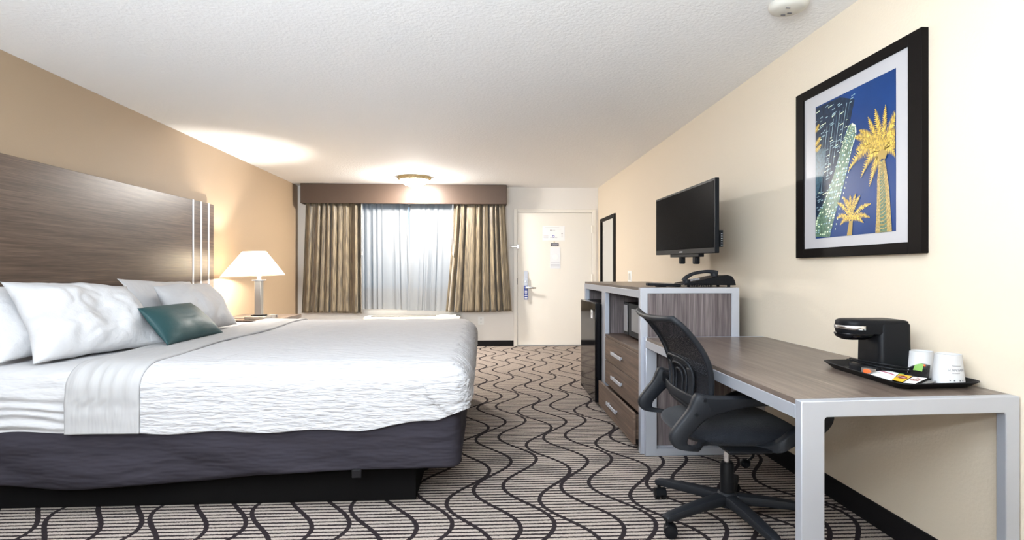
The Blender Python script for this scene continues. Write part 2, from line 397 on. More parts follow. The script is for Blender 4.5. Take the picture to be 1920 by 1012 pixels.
b = MB().box(1.010, 1.168, YD - .004, YD - .0002, 1.175, 1.500, 0)
for z in (1.27, 1.255, 1.235, 1.222, 1.209, 1.196): b.box(1.02, 1.155, YD - .0046, YD - .0038, z, z + .004, 1)
b.lathe([(.042, 0), (.042, -.0008)], (1.088, YD - .004, 1.352), 28, 2, axis='y')
tag(b.build('information_card', ['paper_gloss', 'grey_ink', 'paper']), 'tall glossy white card with round emblem on the door, under the dark strip sign', 'card')
b = MB().box(.609, .669, YD - .036, YD - .0335, .705, .915, 0)
for z, w_ in ((.83, .034), (.815, .042), (.80, .030), (.770, .020), (.760, .040), (.732, .040), (.722, .044)): b.box(.640 - w_ / 2, .640 + w_ / 2, YD - .0368, YD - .0358, z, z + .0075, 1)
tag(b.build('door_tag', ['tag_blue', 'paper']), 'blue door hanger tag with white lettering hanging on the door lever', 'door tag')

# wall outlet and switch
b = MB().box(-.085, .005, YB - .007, YB, .325, .445, 0)
for z in (.36, .41):
    b.box(-.060, -.020, YB - .010, YB - .006, z - .018, z + .018, 0)
    for x in (-.048, -.034): b.box(x, x + .003, YB - .0108, YB - .0098, z - .004, z + .010, 1)
    b.box(-.042, -.038, YB - .0108, YB - .0098, z - .012, z - .008, 1)
tag(b.build('wall_outlet', ['plaster_white', 'dark_ink'], bevel=.0015), 'white double wall outlet on the back wall left of the door', 'outlet')
lt = thing('light_switch', 'white light switch on the cream wall between mirror and television', 'light switch', (XR, 6.48, 1.07))
MB().box(XR - .007, XR, 6.40, 6.56, 1.0, 1.14).build('plate', 'plaster_white', lt, bevel=.002)
MB().box(XR - .018, XR - .006, 6.45, 6.51, 1.03, 1.11).build('rocker', 'offwhite', lt, bevel=.003)

# ------------------------------------------------------------------ window dressing
val = thing('valance', 'long brown padded box valance over the curtained window', 'valance', (-1.15, YB, 2.115))
b = MB().box(-2.641, .34, 8.05, 8.07, 2.115, 2.402).box(-2.641, -2.62, 8.07, YB, 2.115, 2.402).box(.319, .34, 8.07, YB, 2.115, 2.402)
b.build('fabric_box', 'valance', val, bevel=.006)
MB().tube([(-2.6, 8.23, 2.19), (.30, 8.23, 2.19)], .009).build('curtain_rail', 'plaster_white', val)
def sheet(name, mname, top, bot, z0, z1, y0, amp, nf, seed, parent=None, solid=.002, nu=220, spread=1.0):
    rnd = random.Random(seed); cs = [(rnd.uniform(.5, 1.5), rnd.uniform(0, 6.28), rnd.uniform(.6, 1)) for _ in range(4)]
    def fn(u, v):
        uu = u + .035 * sin(2 * PI * (u * 1.3 + cs[0][1])) + .018 * sin(2 * PI * (u * 3.1 + cs[1][1])) + .006 * (1 - v) * sin(9 * u + cs[2][1])
        xa = top[0] + (top[1] - top[0]) * u; xb = bot[0] + (bot[1] - bot[0]) * u
        e = (1 - v) ** 1.3
        x = xa + (xb - xa) * e
        ph = 2 * PI * nf * uu
        a = amp * (.65 + .35 * sin(2 * PI * (1.7 * u) + cs[1][1])) * (.75 + .25 * (1 - v))
        sw = sin(ph); y = y0 + a * math.copysign(abs(sw) ** .8, sw) + .25 * a * sin(2.3 * ph + cs[2][1])
        x += spread * .35 * amp * cos(ph) * (.6 + .4 * (1 - v)) * min(1, 8 * u, 8 * (1 - u))
        z = z0 + (z1 - z0) * v + .008 * sin(5 * u + cs[3][1]) * (1 - v) ** 4
        return (x, y, z)
    return MB().grid(fn, nu, 36).build(name, mname, parent, solid=solid, angle=80)
d1 = sheet('drape', 'drape', (-2.60, -1.79), (-2.655, -1.778), .525, 2.16, 8.155, .052, 9, 3)
tag(d1, 'olive brown striped drape hanging left of the sheer curtains', 'curtain')
d2 = sheet('drape', 'drape', (-.44, .320), (-.565, .418), .533, 2.16, 8.155, .052, 8, 8)
tag(d2, 'olive brown striped drape hanging right of the sheer curtains, nearest the door', 'curtain')
s1 = sheet('sheer_curtain', 'sheer', (-1.90, -1.118), (-1.90, -1.085), .565, 2.16, 8.235, .020, 8, 5, solid=0)
tag(s1, 'white sheer curtain panel hanging left of the blue window gap', 'curtain')
s2 = sheet('sheer_curtain', 'sheer', (-1.085, -.36), (-1.135, -.40), .545, 2.16, 8.215, .020, 7, 11, solid=0)
tag(s2, 'white sheer curtain panel hanging right of the blue window gap', 'curtain')
for par, x in ((d1, -1.772), (d2, -.452)):
    q = MB().tube([(x, 8.09, 2.15), (x + .003, 8.09, 1.42)], .006, 8).lathe([(.010, 0), (.010, -.05)], (x + .003, 8.09, 1.42), 10).build('wand', 'plaster_white', par)
# air conditioner
ac = thing('air_conditioner', 'cream wall air conditioner below the window, showing above the bed', 'air conditioner', (-1.04, 8.2, 0))
MB().box(-1.73, -.34, 7.96, YB - .013, 0, .475).build('cabinet_body', 'offwhite', ac, bevel=.02)
b = MB()
for i in range(7): b.box(-1.62, -.70, 7.985 + i * .022, 7.995 + i * .022, .470, .484)
b.build('top_grille', 'ac_slot', ac)
MB().box(-.66, -.40, 7.98, 8.16, .470, .492).build('control_lid', 'plaster_white', ac, bevel=.006)
MB().box(-1.70, -.37, 7.953, 7.962, .10, .42).build('front_panel', 'offwhite', ac, bevel=.006)

# ceiling lamp
cl = thing('ceiling_lamp', 'round flush ceiling lamp with frosted glass bowl and brass rim, lit', 'ceiling lamp', (-.936, 7.48, ZC))
cc = (-.936, 7.48, ZC)
MB().lathe([(.225, 0), (.230, -.012), (.215, -.034), (.195, -.045), (.195, -.030), (.0, -.028)], cc, 48).build('rim', 'brass', cl)
M['bowl'] = emis('frosted_bowl_lit', (1, .95, .89), 185)
MB().lathe([(.188, -.028), (.185, -.045), (.165, -.075), (.125, -.102), (.07, -.122), (.02, -.130), (0, -.131)], cc, 48).build('glass_bowl', 'bowl', cl)
MB().lathe([(.018, -.128), (.014, -.138), (.006, -.146), (.009, -.152), (0, -.158)], cc, 20).build('finial', 'brass', cl)
for a in (0.3, 2.4, 4.5):
    x, y = cc[0] + .195 * cos(a), cc[1] + .195 * sin(a)
    MB().lathe([(.010, -.030), (.010, -.055), (.004, -.066)], (x, y, ZC), 10).build('clip', 'brass', cl)
# smoke detector
sd = thing('smoke_detector', 'round off-white smoke detector on the ceiling near the cream wall', 'smoke detector', (1.445, 2.53, ZC))
b = MB().lathe([(.088, 0), (.088, -.012), (.080, -.026), (.062, -.034), (0, -.036)], (1.445, 2.53, ZC), 40)
for x, y in ((1.425, 2.50), (1.46, 2.55), (1.44, 2.57)): b.box(x - .010, x + .010, y - .0025, y + .0025, ZC - .038, ZC - .0345, 1)
b.build('housing', ['offwhite', 'dark_ink'], sd)

# ------------------------------------------------------------------ bed
BX0, BX1, BY0, BY1 = -2.69, -.075, 2.62, 5.09
bed = thing('bed', 'wide bed on a black platform with charcoal box spring wrap and white mattress', 'bed', (-1.4, 3.85, 0))
MB().box(-2.66, -.336, 2.75, 4.96, 0, .20).build('platform_base', 'platform', bed, bevel=.003)
def dskirt(p, n):
    k = 1 - smooth(-1.2, -.5, p.x); s = 1 - smooth(.17, .42, p.z)
    w_ = .022 * k * sin(9 * (p.x * .8 + p.z * 2.6) + 2 * nz3(p.x * 2, 0, p.z * 5)) * (.3 + s)
    dz = 0
    if p.z < .25 and p.y < 2.8:
        dz = (-.055 * math.exp(-((p.x + 1.95) / .35) ** 2) - .028 * math.exp(-((p.x + 1.35) / .25) ** 2) - .02 * (1 - smooth(-1.6, -.4, p.x)) + .012) * (1 - smooth(.17, .25, p.z))
    else: dz = 0
    ins = .025 * smooth(.40, .43, p.z) * (1 - smooth(-.7, -.4, p.x)) if n.y < -.3 else 0
    return Vector((0, (w_ * .6 if n.y < 0 else 0) + ins, dz)) + (n * .004 * nz3(p.x * 4, p.y * 4, p.z * 4))
rgrid(BX0, BX1 - .035, BY0 + .005, BY1, .175, .54, .075, 120, 50, 24, disp=dskirt, rz=.02).build('box_spring', 'skirt', bed, angle=70)
MB().box(-.62, -.575, 2.612, 2.628, .165, .205).build('wrap_clip', 'base_black', bed, bevel=.003)
HZ = .058   # grid height that becomes the hem
def hemz(p, h): return (h + (p.z - HZ) / (.56 - HZ) * (.56 - h) - p.z) if p.z < .56 else 0
def hem(x, y):
    h = .393 + .04 * smooth(-.65, -.2, x) + .05 * smooth(-.24, -.10, x)
    return h + .006 * sin(x * 14)
def dmat(p, n):
    f = 1 - smooth(-1.95, -1.7, p.x); side = smooth(.3, .9, -n.y)
    return Vector((0, 0, hemz(p, hem(p.x, p.y) + .004))) + n * (.006 * f * side * sin(48 * (p.z + .12 * p.x) + 5 * nz3(p.x * 3, 1, p.z * 3)) + .005 * nz3(p.x * 5, p.y * 5, p.z * 9))
rgrid(BX0, BX1 - .01, BY0 + .002, BY1, -.3, .685, .10, 130, 50, 66, disp=dmat, rz=.085, keep=lambda p: p.z > HZ - .008).build('mattress', 'sheet_cloth', bed, angle=70)

def dblank(p, n):
    e = .004 * nz3(p.x * 6, p.y * 6, p.z * 6)
    if n.y < -.5 and p.x > -.235 - .25 * (p.z - .42): e += .010
    if n.x > .3: e += .006 * sin(p.y * 22 + 3 * nz3(0, p.y * 3, p.z * 5))
    if p.z < .5 and n.x > .5: pass
    return n * e + Vector((.02 * sin(p.y * 5) if p.x < -1.3 else 0, 0, hemz(p, hem(p.x, p.y))))
blk = rgrid(BX0, BX1, BY0, BY1, -.3, .688, .115, 170, 110, 80, off=.012, disp=dblank, rz=.11,
            keep=lambda p: p.x > -1.60 and p.z > HZ - .008)
tag(blk.build('blanket', 'seersucker', solid=.008, angle=80), 'white crinkled blanket tucked over the foot and middle of the bed', 'blanket')
def dfold(p, n):
    s = smooth(.2, .9, -n.y)
    return Vector((.02 * sin(p.y * 5), 0, hemz(p, .396))) + n * (.0035 * s * sin(85 * p.x + 5 * nz3(p.x * 5, 2, p.z * 4)) * smooth(.40, .60, p.z + .08) + .004 * nz3(p.x * 6, p.y * 3, p.z * 6))
fl = rgrid(BX0, BX1, BY0, BY1, -.3, .688, .115, 300, 70, 66, off=.020, disp=dfold, rz=.11,
           keep=lambda p: -1.915 < p.x < -1.585 and p.z > HZ - .008)
tag(fl.build('sheet_fold', 'fold_cloth', solid=.012, angle=80), 'pale grey top sheet folded back in a band across the bed below the pillows', 'sheet')

# headboard
hb = thing('headboard', 'tall dark wood-grain headboard with three silver stripes at its end', 'headboard', (XL, 3.85, 0))
MB().box(XL + .002, XL + .06, 2.05, 5.65, 0, 1.801).build('panel', 'hb_wood', hb, bevel=.002)
for y in (5.256, 5.401, 5.543, 2.44, 2.30, 2.16):
    MB().box(XL + .058, XL + .0625, y - .013, y + .013, .25, 1.803).build('metal_strip', 'silver', hb)

def pillow(name, m, bl, br, tr, tl, puff, label, cat, seed=0, group=None, n=60, wr=.020, sag=.0, pinch=.10, flip=1):
    BL, BR, TR, TL = map(Vector, (bl, br, tr, tl))
    N = ((BR - BL).cross(TL - BL)).normalized()
    if N.x < 0: N = -N
    vs = []; fs = []
    def prof(t): return max(0.0, 1 - abs(2 * t - 1) ** 2.6) ** .62
    def P(u, v, s):
        # edges bow inwards a little, corners stay out
        uu = .5 + (u - .5) * (1 - pinch * (1 - (2 * v - 1) ** 2) ); vv = .5 + (v - .5) * (1 - pinch * .8 * (1 - (2 * u - 1) ** 2))
        p = BL.lerp(BR, uu).lerp(TL.lerp(TR, uu), vv)
        h = puff * prof(u) * prof(v)
        w_ = wr * nz3(u * 3 + seed, v * 3, s * 2) * 1.6 + wr * .8 * abs(nz3(u * 7 + seed * 2, v * 6, s)) + .4 * wr * sin(24 * (u - .5) * (1.1 - v) + seed)
        return p + N * (s * h + w_ * prof(u) * prof(v)) + Vector((0, 0, -sag * prof(u) * v))
    for s in (1, -1):
        o = len(vs)
        for i in range(n + 1):
            for j in range(n + 1): vs.append(P(i / n, j / n, s))
        for i in range(n):
            for j in range(n):
                a = o + i * (n + 1) + j; f = (a, a + n + 1, a + n + 2, a + 1); fs.append(f if s > 0 else f[::-1])
    o = MB().add(vs, fs).build(name, m, angle=120)
    wl = o.modifiers.new('weld', 'WELD'); wl.merge_threshold = .0006
    return tag(o, label, cat, group)
pillow('pillow', 'white_cloth', (-2.30, 2.72, .70), (-2.20, 3.55, .70), (-2.58, 3.86, 1.03), (-2.62, 2.94, 1.065), .075, 'white pillow against the headboard, behind the nearest large white pillow', 'pillow', 1)
pillow('pillow', 'white_cloth', (-2.14, 2.72, .695), (-1.90, 3.44, .70), (-2.30, 3.66, 1.04), (-2.50, 2.97, 1.085), .12, 'large white pillow leaning at the near side of the bed, left of the teal cushion', 'pillow', 4, wr=.032)
pillow('pillow', 'white_cloth', (-2.32, 4.02, .70), (-2.28, 4.95, .70), (-2.61, 5.02, 1.045), (-2.60, 4.03, 1.085), .07, 'white pillow against the headboard at the lamp side, mostly hidden by another', 'pillow', 7)
pillow('pillow', 'white_cloth', (-2.05, 3.82, .70), (-2.02, 4.62, .70), (-2.40, 4.93, 1.03), (-2.36, 4.04, 1.03), .115, 'white pillow propped right behind the teal cushion, nearest the lamp', 'pillow', 9)
pillow('cushion', 'teal', (-1.80, 3.22, .715), (-1.80, 3.90, .712), (-1.98, 3.82, .925), (-1.99, 3.26, .925), .062, 'small shiny teal cushion leaning on the white pillows', 'cushion', 12, wr=.003, pinch=.04)

# nightstand and lamp
ns = thing('nightstand', 'low grey-brown nightstand under the lamp, past the bed', 'nightstand', (-2.43, 6.0, 0))
MB().box(XL + .002, -2.11, 5.66, 6.48, .60, .64).build('top', 'wood_top', ns, bevel=.003)
MB().box(XL + .002, -2.13, 5.68, 6.46, .04, .60).build('body', 'wood_h', ns, bevel=.003)
for z in (.08, .35):
    dr = MB().box(-2.13, -2.112, 5.70, 6.44, z, z + .23).build('drawer', 'wood_h', ns, bevel=.002)
    MB().box(-2.112, -2.09, 5.97, 6.17, z + .10, z + .125).build('handle', 'silver', dr, bevel=.003)
MB().box(-2.70, -2.16, 5.70, 6.42, 0, .04).build('plinth', 'base_black', ns)
lx, ly = -2.345, 5.86
lp = thing('table_lamp', 'lit table lamp with white tapered shade and brushed metal column on the nightstand', 'lamp', (lx, ly, .64))
MB().box(lx - .11, lx + .09, ly - .10, ly + .10, .64, .668).build('base', 'nickel', lp, bevel=.003)
b = MB().box(lx - .03, lx + .13, ly + .10, ly + .17, .64, .675); b.box(lx + .129, lx + .132, ly + .115, ly + .145, .648, .666, 1); b.build('outlet_box', ['nickel', 'dark_ink'], lp, bevel=.002)
MB().box(lx - .06, lx + .06, ly - .06, ly + .06, .668, .680).build('foot_plate', 'base_black', lp)
MB().box(lx - .033, lx + .033, ly - .033, ly + .033, .680, 1.035).build('column', 'nickel', lp, bevel=.003)
MB().box(lx - .053, lx + .053, ly - .053, ly + .053, 1.035, 1.046).build('cap', 'silver_dark', lp, bevel=.002)
MB().lathe([(.018, 1.046), (.018, 1.10), (.012, 1.10), (.012, 1.12)], (lx, ly, 0), 16).build('neck', 'plaster_white', lp)
sx, sy = lx - .055, ly
def shade(u, v):
    a = 2 * PI * u; r = .312 + (.115 - .312) * v; x = sx + .012 * (v - .5) + r * cos(a); z = 1.083 + (1.338 - 1.083) * v + (x - sx) * .045
    return (x, sy + r * sin(a), z)
MB().grid(shade, 64, 8).build('lamp_shade', 'shade', lp, solid=.003, angle=60)
M['bulb'] = emis('bulb_lit', (1, .94, .86), 900)
MB().lathe([(.012, 1.12), (.022, 1.14), (.030, 1.165), (.024, 1.19), (0, 1.2)], (lx, ly, 0), 20).build('bulb', 'bulb', lp)
MB().tube(spline([(lx - .11, ly - .04, .65), (lx - .17, ly - .05, .646), (lx - .25, ly - .02, .644), (XL + .02, ly + .05, .644)], 6), .003, 6).build('power_cord', 'dark_ink', lp)

# ------------------------------------------------------------------ cabinet
CX, CX2, CY0, CY1, CZ = .975, 1.605, 3.365, 5.26, 1.035
def ring_frame(b, out, inn, yl, dep, mi=0):
    vs = [(x, yl(x, o), z) for o in (0, dep) for L in (out, inn) for x, z in L]; fs = []
    for i in range(4):
        k = (i + 1) % 4
        fs += [(i, k, 4 + k, 4 + i), (8 + k, 8 + i, 12 + i, 12 + k), (k, i, 8 + i, 8 + k), (4 + i, 4 + k, 12 + k, 12 + i)]
    return b.add(vs, fs, mi)
cab = thing('cabinet', 'tall grey-brown cabinet unit with silver frame, holding fridge, microwave and three drawers', 'cabinet', (1.29, 4.3, 0))
# end frame facing the desk
b = MB()
ring_frame(b, [(CX, 0), (CX2, 0), (CX2, CZ), (CX, CZ)], [(CX + .045, .05), (CX2 - .05, .05), (CX2 - .05, CZ - .036), (CX + .045, CZ - .036)], lambda x, o: CY0 + o, .045)
b.build('end_frame', 'silver', cab, bevel=.002)
MB().box(CX + .045, CX2 - .05, CY0 + .006, CY0 + .035, .05, CZ - .036).build('end_panel', 'wood_v', cab)
MB().box(CX + .004, CX2, CY0 + .045, CY1, CZ - .018, CZ + .001).build('top', 'wood_top', cab, bevel=.001)
MB().box(CX, CX + .03, CY0 + .045, CY1, CZ - .066, CZ - .018).build('front_rail', 'silver', cab, bevel=.0015)
MB().box(CX, CX + .035, 4.36, 4.49, 0, CZ - .066).build('post', 'silver', cab, bevel=.002)
MB().box(CX, CX + .04, CY1 - .05, CY1, 0, CZ - .066).build('leg', 'silver', cab, bevel=.002)
MB().box(CX2 - .04, CX2, CY1 - .05, CY1, 0, CZ - .018).build('leg', 'silver', cab, bevel=.002)
MB().box(CX + .04, CX2 - .04, CY1 - .03, CY1 - .005, .03, CZ - .018).build('side_panel', 'wood_v', cab)
MB().box(CX + .036, CX2 - .02, 4.40, 4.43, 0, CZ - .02).build('divider', 'wood_v', cab)
MB().box(CX2 - .02, CX2 - .004, CY0 + .05, CY1 - .05, .03, CZ - .02).build('back_panel', 'wood_v', cab)
MB().box(CX + .002, CX2 - .02, CY0 + .046, 4.40, .615, .635).build('shelf', 'wood_h', cab, bevel=.001)
MB().box(CX + .03, CX2 - .03, CY0 + .05, 4.38, 0, .05).build('plinth', 'base_black', cab)
for z0, z1, x, hz in ((.433, .612, CX, .52), (.247, .428, CX, .338), (.048, .243, CX - .035, .145)):
    y0, y1 = CY0 + .047, 4.357 + (.09 if x < CX else 0)
    dr = MB().box(x, x + .018, y0, y1, z0, z1).box(x + .018, x + .40, y0 + .03, y0 + .045, z0 + .02, z1 - .02).box(x + .018, x + .40, min(y1, 4.35) - .045, min(y1, 4.35) - .03, z0 + .02, z1 - .02).box(x + .018, x + .40, y0 + .045, min(y1, 4.35) - .045, z0 + .02, z0 + .03).build('drawer', 'wood_h', cab, bevel=.0015)
    MB().box(x - .022, x - .014, 3.80, 4.09, hz - .012, hz + .012).box(x - .016, x + .001, 3.82, 3.84, hz - .008, hz + .008).box(x - .016, x + .001, 4.05, 4.07, hz - .008, hz + .008).build('handle', 'silver', dr, bevel=.002)
    dr['label'] = {.433: 'top drawer', .247: 'middle drawer', .048: 'bottom drawer, pulled slightly open'}[z0]
# mini fridge
fr = thing('mini_fridge', 'black glossy mini fridge at the far end of the cabinet', 'fridge', (1.2, 4.95, 0))
MB().box(CX + .005, 1.50, 4.515, 5.19, .03, .868).build('body', 'blackplastic', fr, bevel=.006)
fd = MB().box(.925, CX + .001, 4.515, 5.19, .045, .872).build('door', 'glossblack', fr, bevel=.008, seg=3)
MB().box(.9235, .9255, 4.62, 4.69, .735, .805).build('sticker', 'paper', fd)
b = MB(); b.poly([(.9225, 4.652, .752), (.9225, 4.668, .79), (.9225, 4.645, .775)]); b.build('sticker_print', 'dark_ink', fd)
for x, y in ((1.0, 4.55), (1.0, 5.15), (1.46, 4.55), (1.46, 5.15)):
    MB().lathe([(.015, 0), (.018, .03)], (x, y, 0), 12).build('foot', 'blackplastic', fr)
# microwave
mw = thing('microwave', 'dark microwave oven on the cabinet shelf above the drawers', 'microwave', (1.3, 3.9, .635))
MB().box(1.115, 1.50, 3.50, 4.20, .655, .900).build('body', 'blackplastic', mw, bevel=.004)
md = MB().box(1.085, 1.114, 3.50, 4.06, .655, .900).build('door', 'blackplastic', mw, bevel=.006)
MB().box(1.081, 1.086, 3.56, 3.97, .70, .862).build('door_window', 'silver_dark', md, bevel=.002)
b = MB().box(1.085, 1.114, 4.065, 4.20, .655, .900); b.box(1.081, 1.086, 4.085, 4.185, .68, .88, 1); b.build('control_panel', ['blackplastic', 'silver_dark'], mw, bevel=.003)
for x in (1.14, 1.46):
    for y in (3.55, 4.15): MB().lathe([(.014, .635), (.014, .657)], (x, y, 0), 12).build('foot', 'blackplastic', mw)

# telephone and remote on cabinet
PZ = CZ + .001
ph = thing('telephone', 'black corded desk telephone on top of the cabinet', 'telephone', (1.43, 3.50, PZ))
prof = [(1.265, .012), (1.27, .024), (1.36, .042), (1.48, .068), (1.545, .078), (1.575, .070), (1.592, .045), (1.602, .012)]
b = MB().prism([(x, 3.40, PZ + z) for x, z in prof], (0, .20, 0)); b.build('body', 'blackplastic', ph, bevel=.005)
for x in (1.30, 1.56):
    for y in (3.42, 3.58): MB().lathe([(.010, 0), (.010, .013)], (x, y, PZ), 10).build('foot', 'blackplastic', ph)
b = MB()
for i in range(4):
    for j in range(3):
        x = 1.315 + i * .022; y = 3.475 + j * .03; z = PZ + .042 + (x - 1.36) * .22
        b.hexa([(x, y, z - .006), (x + .013, y, z - .004), (x + .013, y + .02, z - .004), (x, y + .02, z - .006)], [(x, y, z + .006), (x + .013, y, z + .009), (x + .013, y + .02, z + .009), (x, y + .02, z + .006)])
b.build('keypad', 'steel_clear', ph)
b = MB(); pth = spline([(1.272, 3.425, PZ + .040), (1.285, 3.425, PZ + .060), (1.33, 3.425, PZ + .085), (1.40, 3.425, PZ + .098), (1.45, 3.425, PZ + .098), (1.485, 3.425, PZ + .090)], 6)
k = len(pth); b.flat(pth, (0, 1, 0), [.044 - .010 * sin(PI * i / (k - 1)) for i in range(k)], [.030 - .010 * sin(PI * i / (k - 1)) for i in range(k)], rnd=.6)
b.lathe([(.022, .024), (.024, .05)], (1.288, 3.425, PZ), 16).lathe([(.022, .068), (.024, .088)], (1.468, 3.425, PZ), 16)
b.build('handset', 'greyplastic', ph)
b = MB(); b.tube([(1.272 + .17 * t / 120, 3.385 + .010 * cos(t * .8), PZ + .012 + .008 * sin(t * .8)) for t in range(121)], .0025, 5); b.build('coiled_cord', 'blackplastic', ph)
rm = thing('remote_control', 'black remote control lying left of the telephone on the cabinet', 'remote control', (1.19, 3.52, PZ))
b = MB().hexa([(1.06, 3.49, PZ + .008), (1.262, 3.46, PZ), (1.262, 3.505, PZ), (1.06, 3.545, PZ + .008)], [(1.06, 3.49, PZ + .026), (1.262, 3.46, PZ + .018), (1.262, 3.505, PZ + .018), (1.06, 3.545, PZ + .026)])
b.build('body', 'blackplastic', rm, bevel=.005)
MB().box(1.12, 1.18, 3.485, 3.53, PZ, PZ + .010).build('battery_bulge', 'blackplastic', rm, bevel=.003)
b = MB()
for i in range(6): b.box(1.09 + i * .024, 1.10 + i * .024, 3.49, 3.515, PZ + .0195, PZ + .0262 - i * .001)
b.build('buttons', 'steel_clear', rm)

# ------------------------------------------------------------------ television
tv = thing('television', 'flat black wall television on a swivel arm above the cabinet', 'television', (XR, 3.9, 1.5))
A0 = Vector((1.40, 3.26, 0)); A1 = Vector((1.437, 4.52, 0)); dd = (A1 - A0).normalized(); nn = Vector((dd.y, -dd.x, 0))
def tvp(s, t, o, lo=1.248, hi=1.708):
    p = A0.lerp(A1, s) + nn * o; z0 = 1.248 + .022 * s; z1 = 1.708 + .024 * s
    return (p.x, p.y, z0 + (z1 - z0) * t)
def tvbox(b, s0, s1, t0, t1, o0, o1, mi=0):
    return b.hexa([tvp(s0, t0, o0), tvp(s0, t0, o1), tvp(s1, t0, o1), tvp(s1, t0, o0)], [tvp(s0, t1, o0), tvp(s0, t1, o1), tvp(s1, t1, o1), tvp(s1, t1, o0)], mi)
tvbox(MB(), 0, 1, 0, 1, .003, .03).build('bezel', 'blackplastic', tv, bevel=.004)
tvbox(MB(), .014, .986, .075, .965, .001, .004).build('screen', 'screen', tv)
tvbox(MB(), .10, .90, .12, .86, .029, .062).build('rear_housing', 'blackplastic', tv, bevel=.012)
tvbox(MB(), .47, .52, .025, .045, .000, .004).build('maker_mark', 'silver_dark', tv)
MB().box(XR - .02, XR - .001, 4.10, 4.35, 1.36, 1.60).build('wall_plate', 'blackplastic', tv, bevel=.003)
b = MB().box(1.485, XR - .018, 4.18, 4.24, 1.42, 1.50); b.lathe([(.02, 1.40), (.02, 1.52)], (1.51, 4.21, 0), 14); b.build('mount_arm', 'blackplastic', tv, bevel=.003)
tvbox(MB(), .24, .72, -.045, .005, .012, .05).build('lower_bracket', 'blackplastic', tv, bevel=.003)
for s in (.33, .56): tvbox(MB(), s - .022, s + .022, -.15, -.02, .020, .055).build('bracket_leg', 'blackplastic', tv, bevel=.008)
b = tvbox(MB(), -.004, .03, .08, .30, .030, .050)
for i in range(6): tvbox(b, -.0045, -.0035, .10 + i * .03, .108 + i * .03, .038, .046, 1)
b.build('media_box', ['blackplastic', 'steel_clear'], tv)

# mirror
mr = thing('mirror', 'narrow tall wall mirror with dark frame near the door', 'mirror', (XR, 7.63, .5))
y0, y1, z0, z1 = 7.186, 8.086, .45, 1.905
b = MB().box(XR - .022, XR, y0, y0 + .09, z0, z1).box(XR - .022, XR, y1 - .09, y1, z0, z1).box(XR - .022, XR, y0 + .09, y1 - .09, z1 - .05, z1).box(XR - .022, XR, y0 + .09, y1 - .09, z0, z0 + .05)
b.build('frame', 'frame_black', mr, bevel=.003)
MB().box(XR - .010, XR - .004, y0 + .09, y1 - .09, z0 + .05, z1 - .05).build('mirror_glass', 'mirror', mr)

# ------------------------------------------------------------------ framed picture
pc = thing('framed_picture', 'large black framed night photograph of palm trees and lit towers on cream wall', 'picture', (XR, 2.5, 1.65))
PX = XR - .030; py0, py1, pz0, pz1 = 2.071, 2.942, 1.210, 2.100
fy, fz = .072, .047
b = MB().box(PX, XR, py0, py0 + fy, pz0, pz1).box(PX, XR, py1 - fy, py1, pz0, pz1).box(PX, XR, py0 + fy, py1 - fy, pz1 - fz, pz1).box(PX, XR, py0 + fy, py1 - fy, pz0, pz0 + fz)
b.build('frame', 'frame_black', pc, bevel=.002)
MB().box(PX + .008, PX + .012, py0 + fy, py1 - fy, pz0 + fz, pz1 - fz).build('mat_board', 'matboard', pc)
ay0, ay1, az0, az1 = 2.214, 2.771, 1.307, 1.991
M['art_sky'] = mat('print_sky', (.004, .038, .16), .3, spec=.25, var=.25, vscale=3)
M['art_b1'] = mat('print_building_dark', (.008, .022, .05), .3, spec=.25, var=.4, vscale=60)
M['art_b2'] = mat('print_building_mid', (.04, .10, .14), .3, var=.5, vscale=80)
M['art_lit'] = mat('print_tower', (.09, .17, .11), .3, var=.5, vscale=70)
M['art_win'] = mat('print_lit_window', (.75, .85, .62), .3)
M['art_blue'] = mat('print_window_blue', (.30, .45, .50), .3)
M['art_palm'] = mat('print_frond', (.72, .48, .08), .3, var=.35, vscale=60)
M['art_palm2'] = mat('print_frond_shadow', (.38, .25, .05), .3)
M['art_trunk'] = mat('print_trunk', (.42, .30, .10), .3, var=.5, vscale=120)
M['art_trunk2'] = mat('print_trunk_green', (.09, .16, .10), .3, var=.4, vscale=120)
AM = ['art_sky', 'art_b1', 'art_b2', 'art_lit', 'art_win', 'art_blue', 'art_palm', 'art_palm2', 'art_trunk', 'art_trunk2']
art = MB(); lay = [0]
def ap(pts, mi, L):
    pts = [(min(max(s, 0), 1), min(max(t, 0), 1)) for s, t in pts]
    pts3 = [(PX + .0072 - L * .00025, ay1 - s * (ay1 - ay0), az0 + t * (az1 - az0)) for s, t in pts]
    art.poly(pts3, mi)
ap([(0, 0), (1, 0), (1, 1), (0, 1)], 0, 0)
ap([(0, .99), (.348, .988), (.54, .925), (.478, .775), (.42, .725), (.36, .6), (.212, .349), (0, .10)], 1, 1)
rnd = random.Random(5)
for i in range(150):   # lit slots on the dark building, slanted
    t = rnd.uniform(.15, .97); s = rnd.uniform(0, .5)
    lim = .10 + .45 * (t - .1) / .85
    if s > lim: continue
    w_ = rnd.uniform(.015, .06); h_ = .006
    ap([(s, t), (s + w_, t + w_ * .12), (s + w_, t + w_ * .12 + h_), (s, t + h_)], 5 if rnd.random() < .75 else 4, 2)
for k in range(9):
    s = .03 + k * .045
    ap([(s, .28 + k * .05), (s + .006, .28 + k * .05), (s + .10, .80 + k * .018), (s + .094, .80 + k * .018)], 5 if k % 2 else 2, 2)
ap([(0, .68), (.16, .66), (.133, .49), (0, .30)], 2, 3)
TL_ = [(-.002, .013), (.0, .127), (.13, .276), (.265, .443), (.385, .655), (.449, .744), (.488, .766)]
TR_ = [(.212, .003), (.275, .135), (.361, .281), (.443, .446), (.512, .595), (.557, .709), (.544, .749)]
ap(TL_ + TR_[::-1], 3, 4)
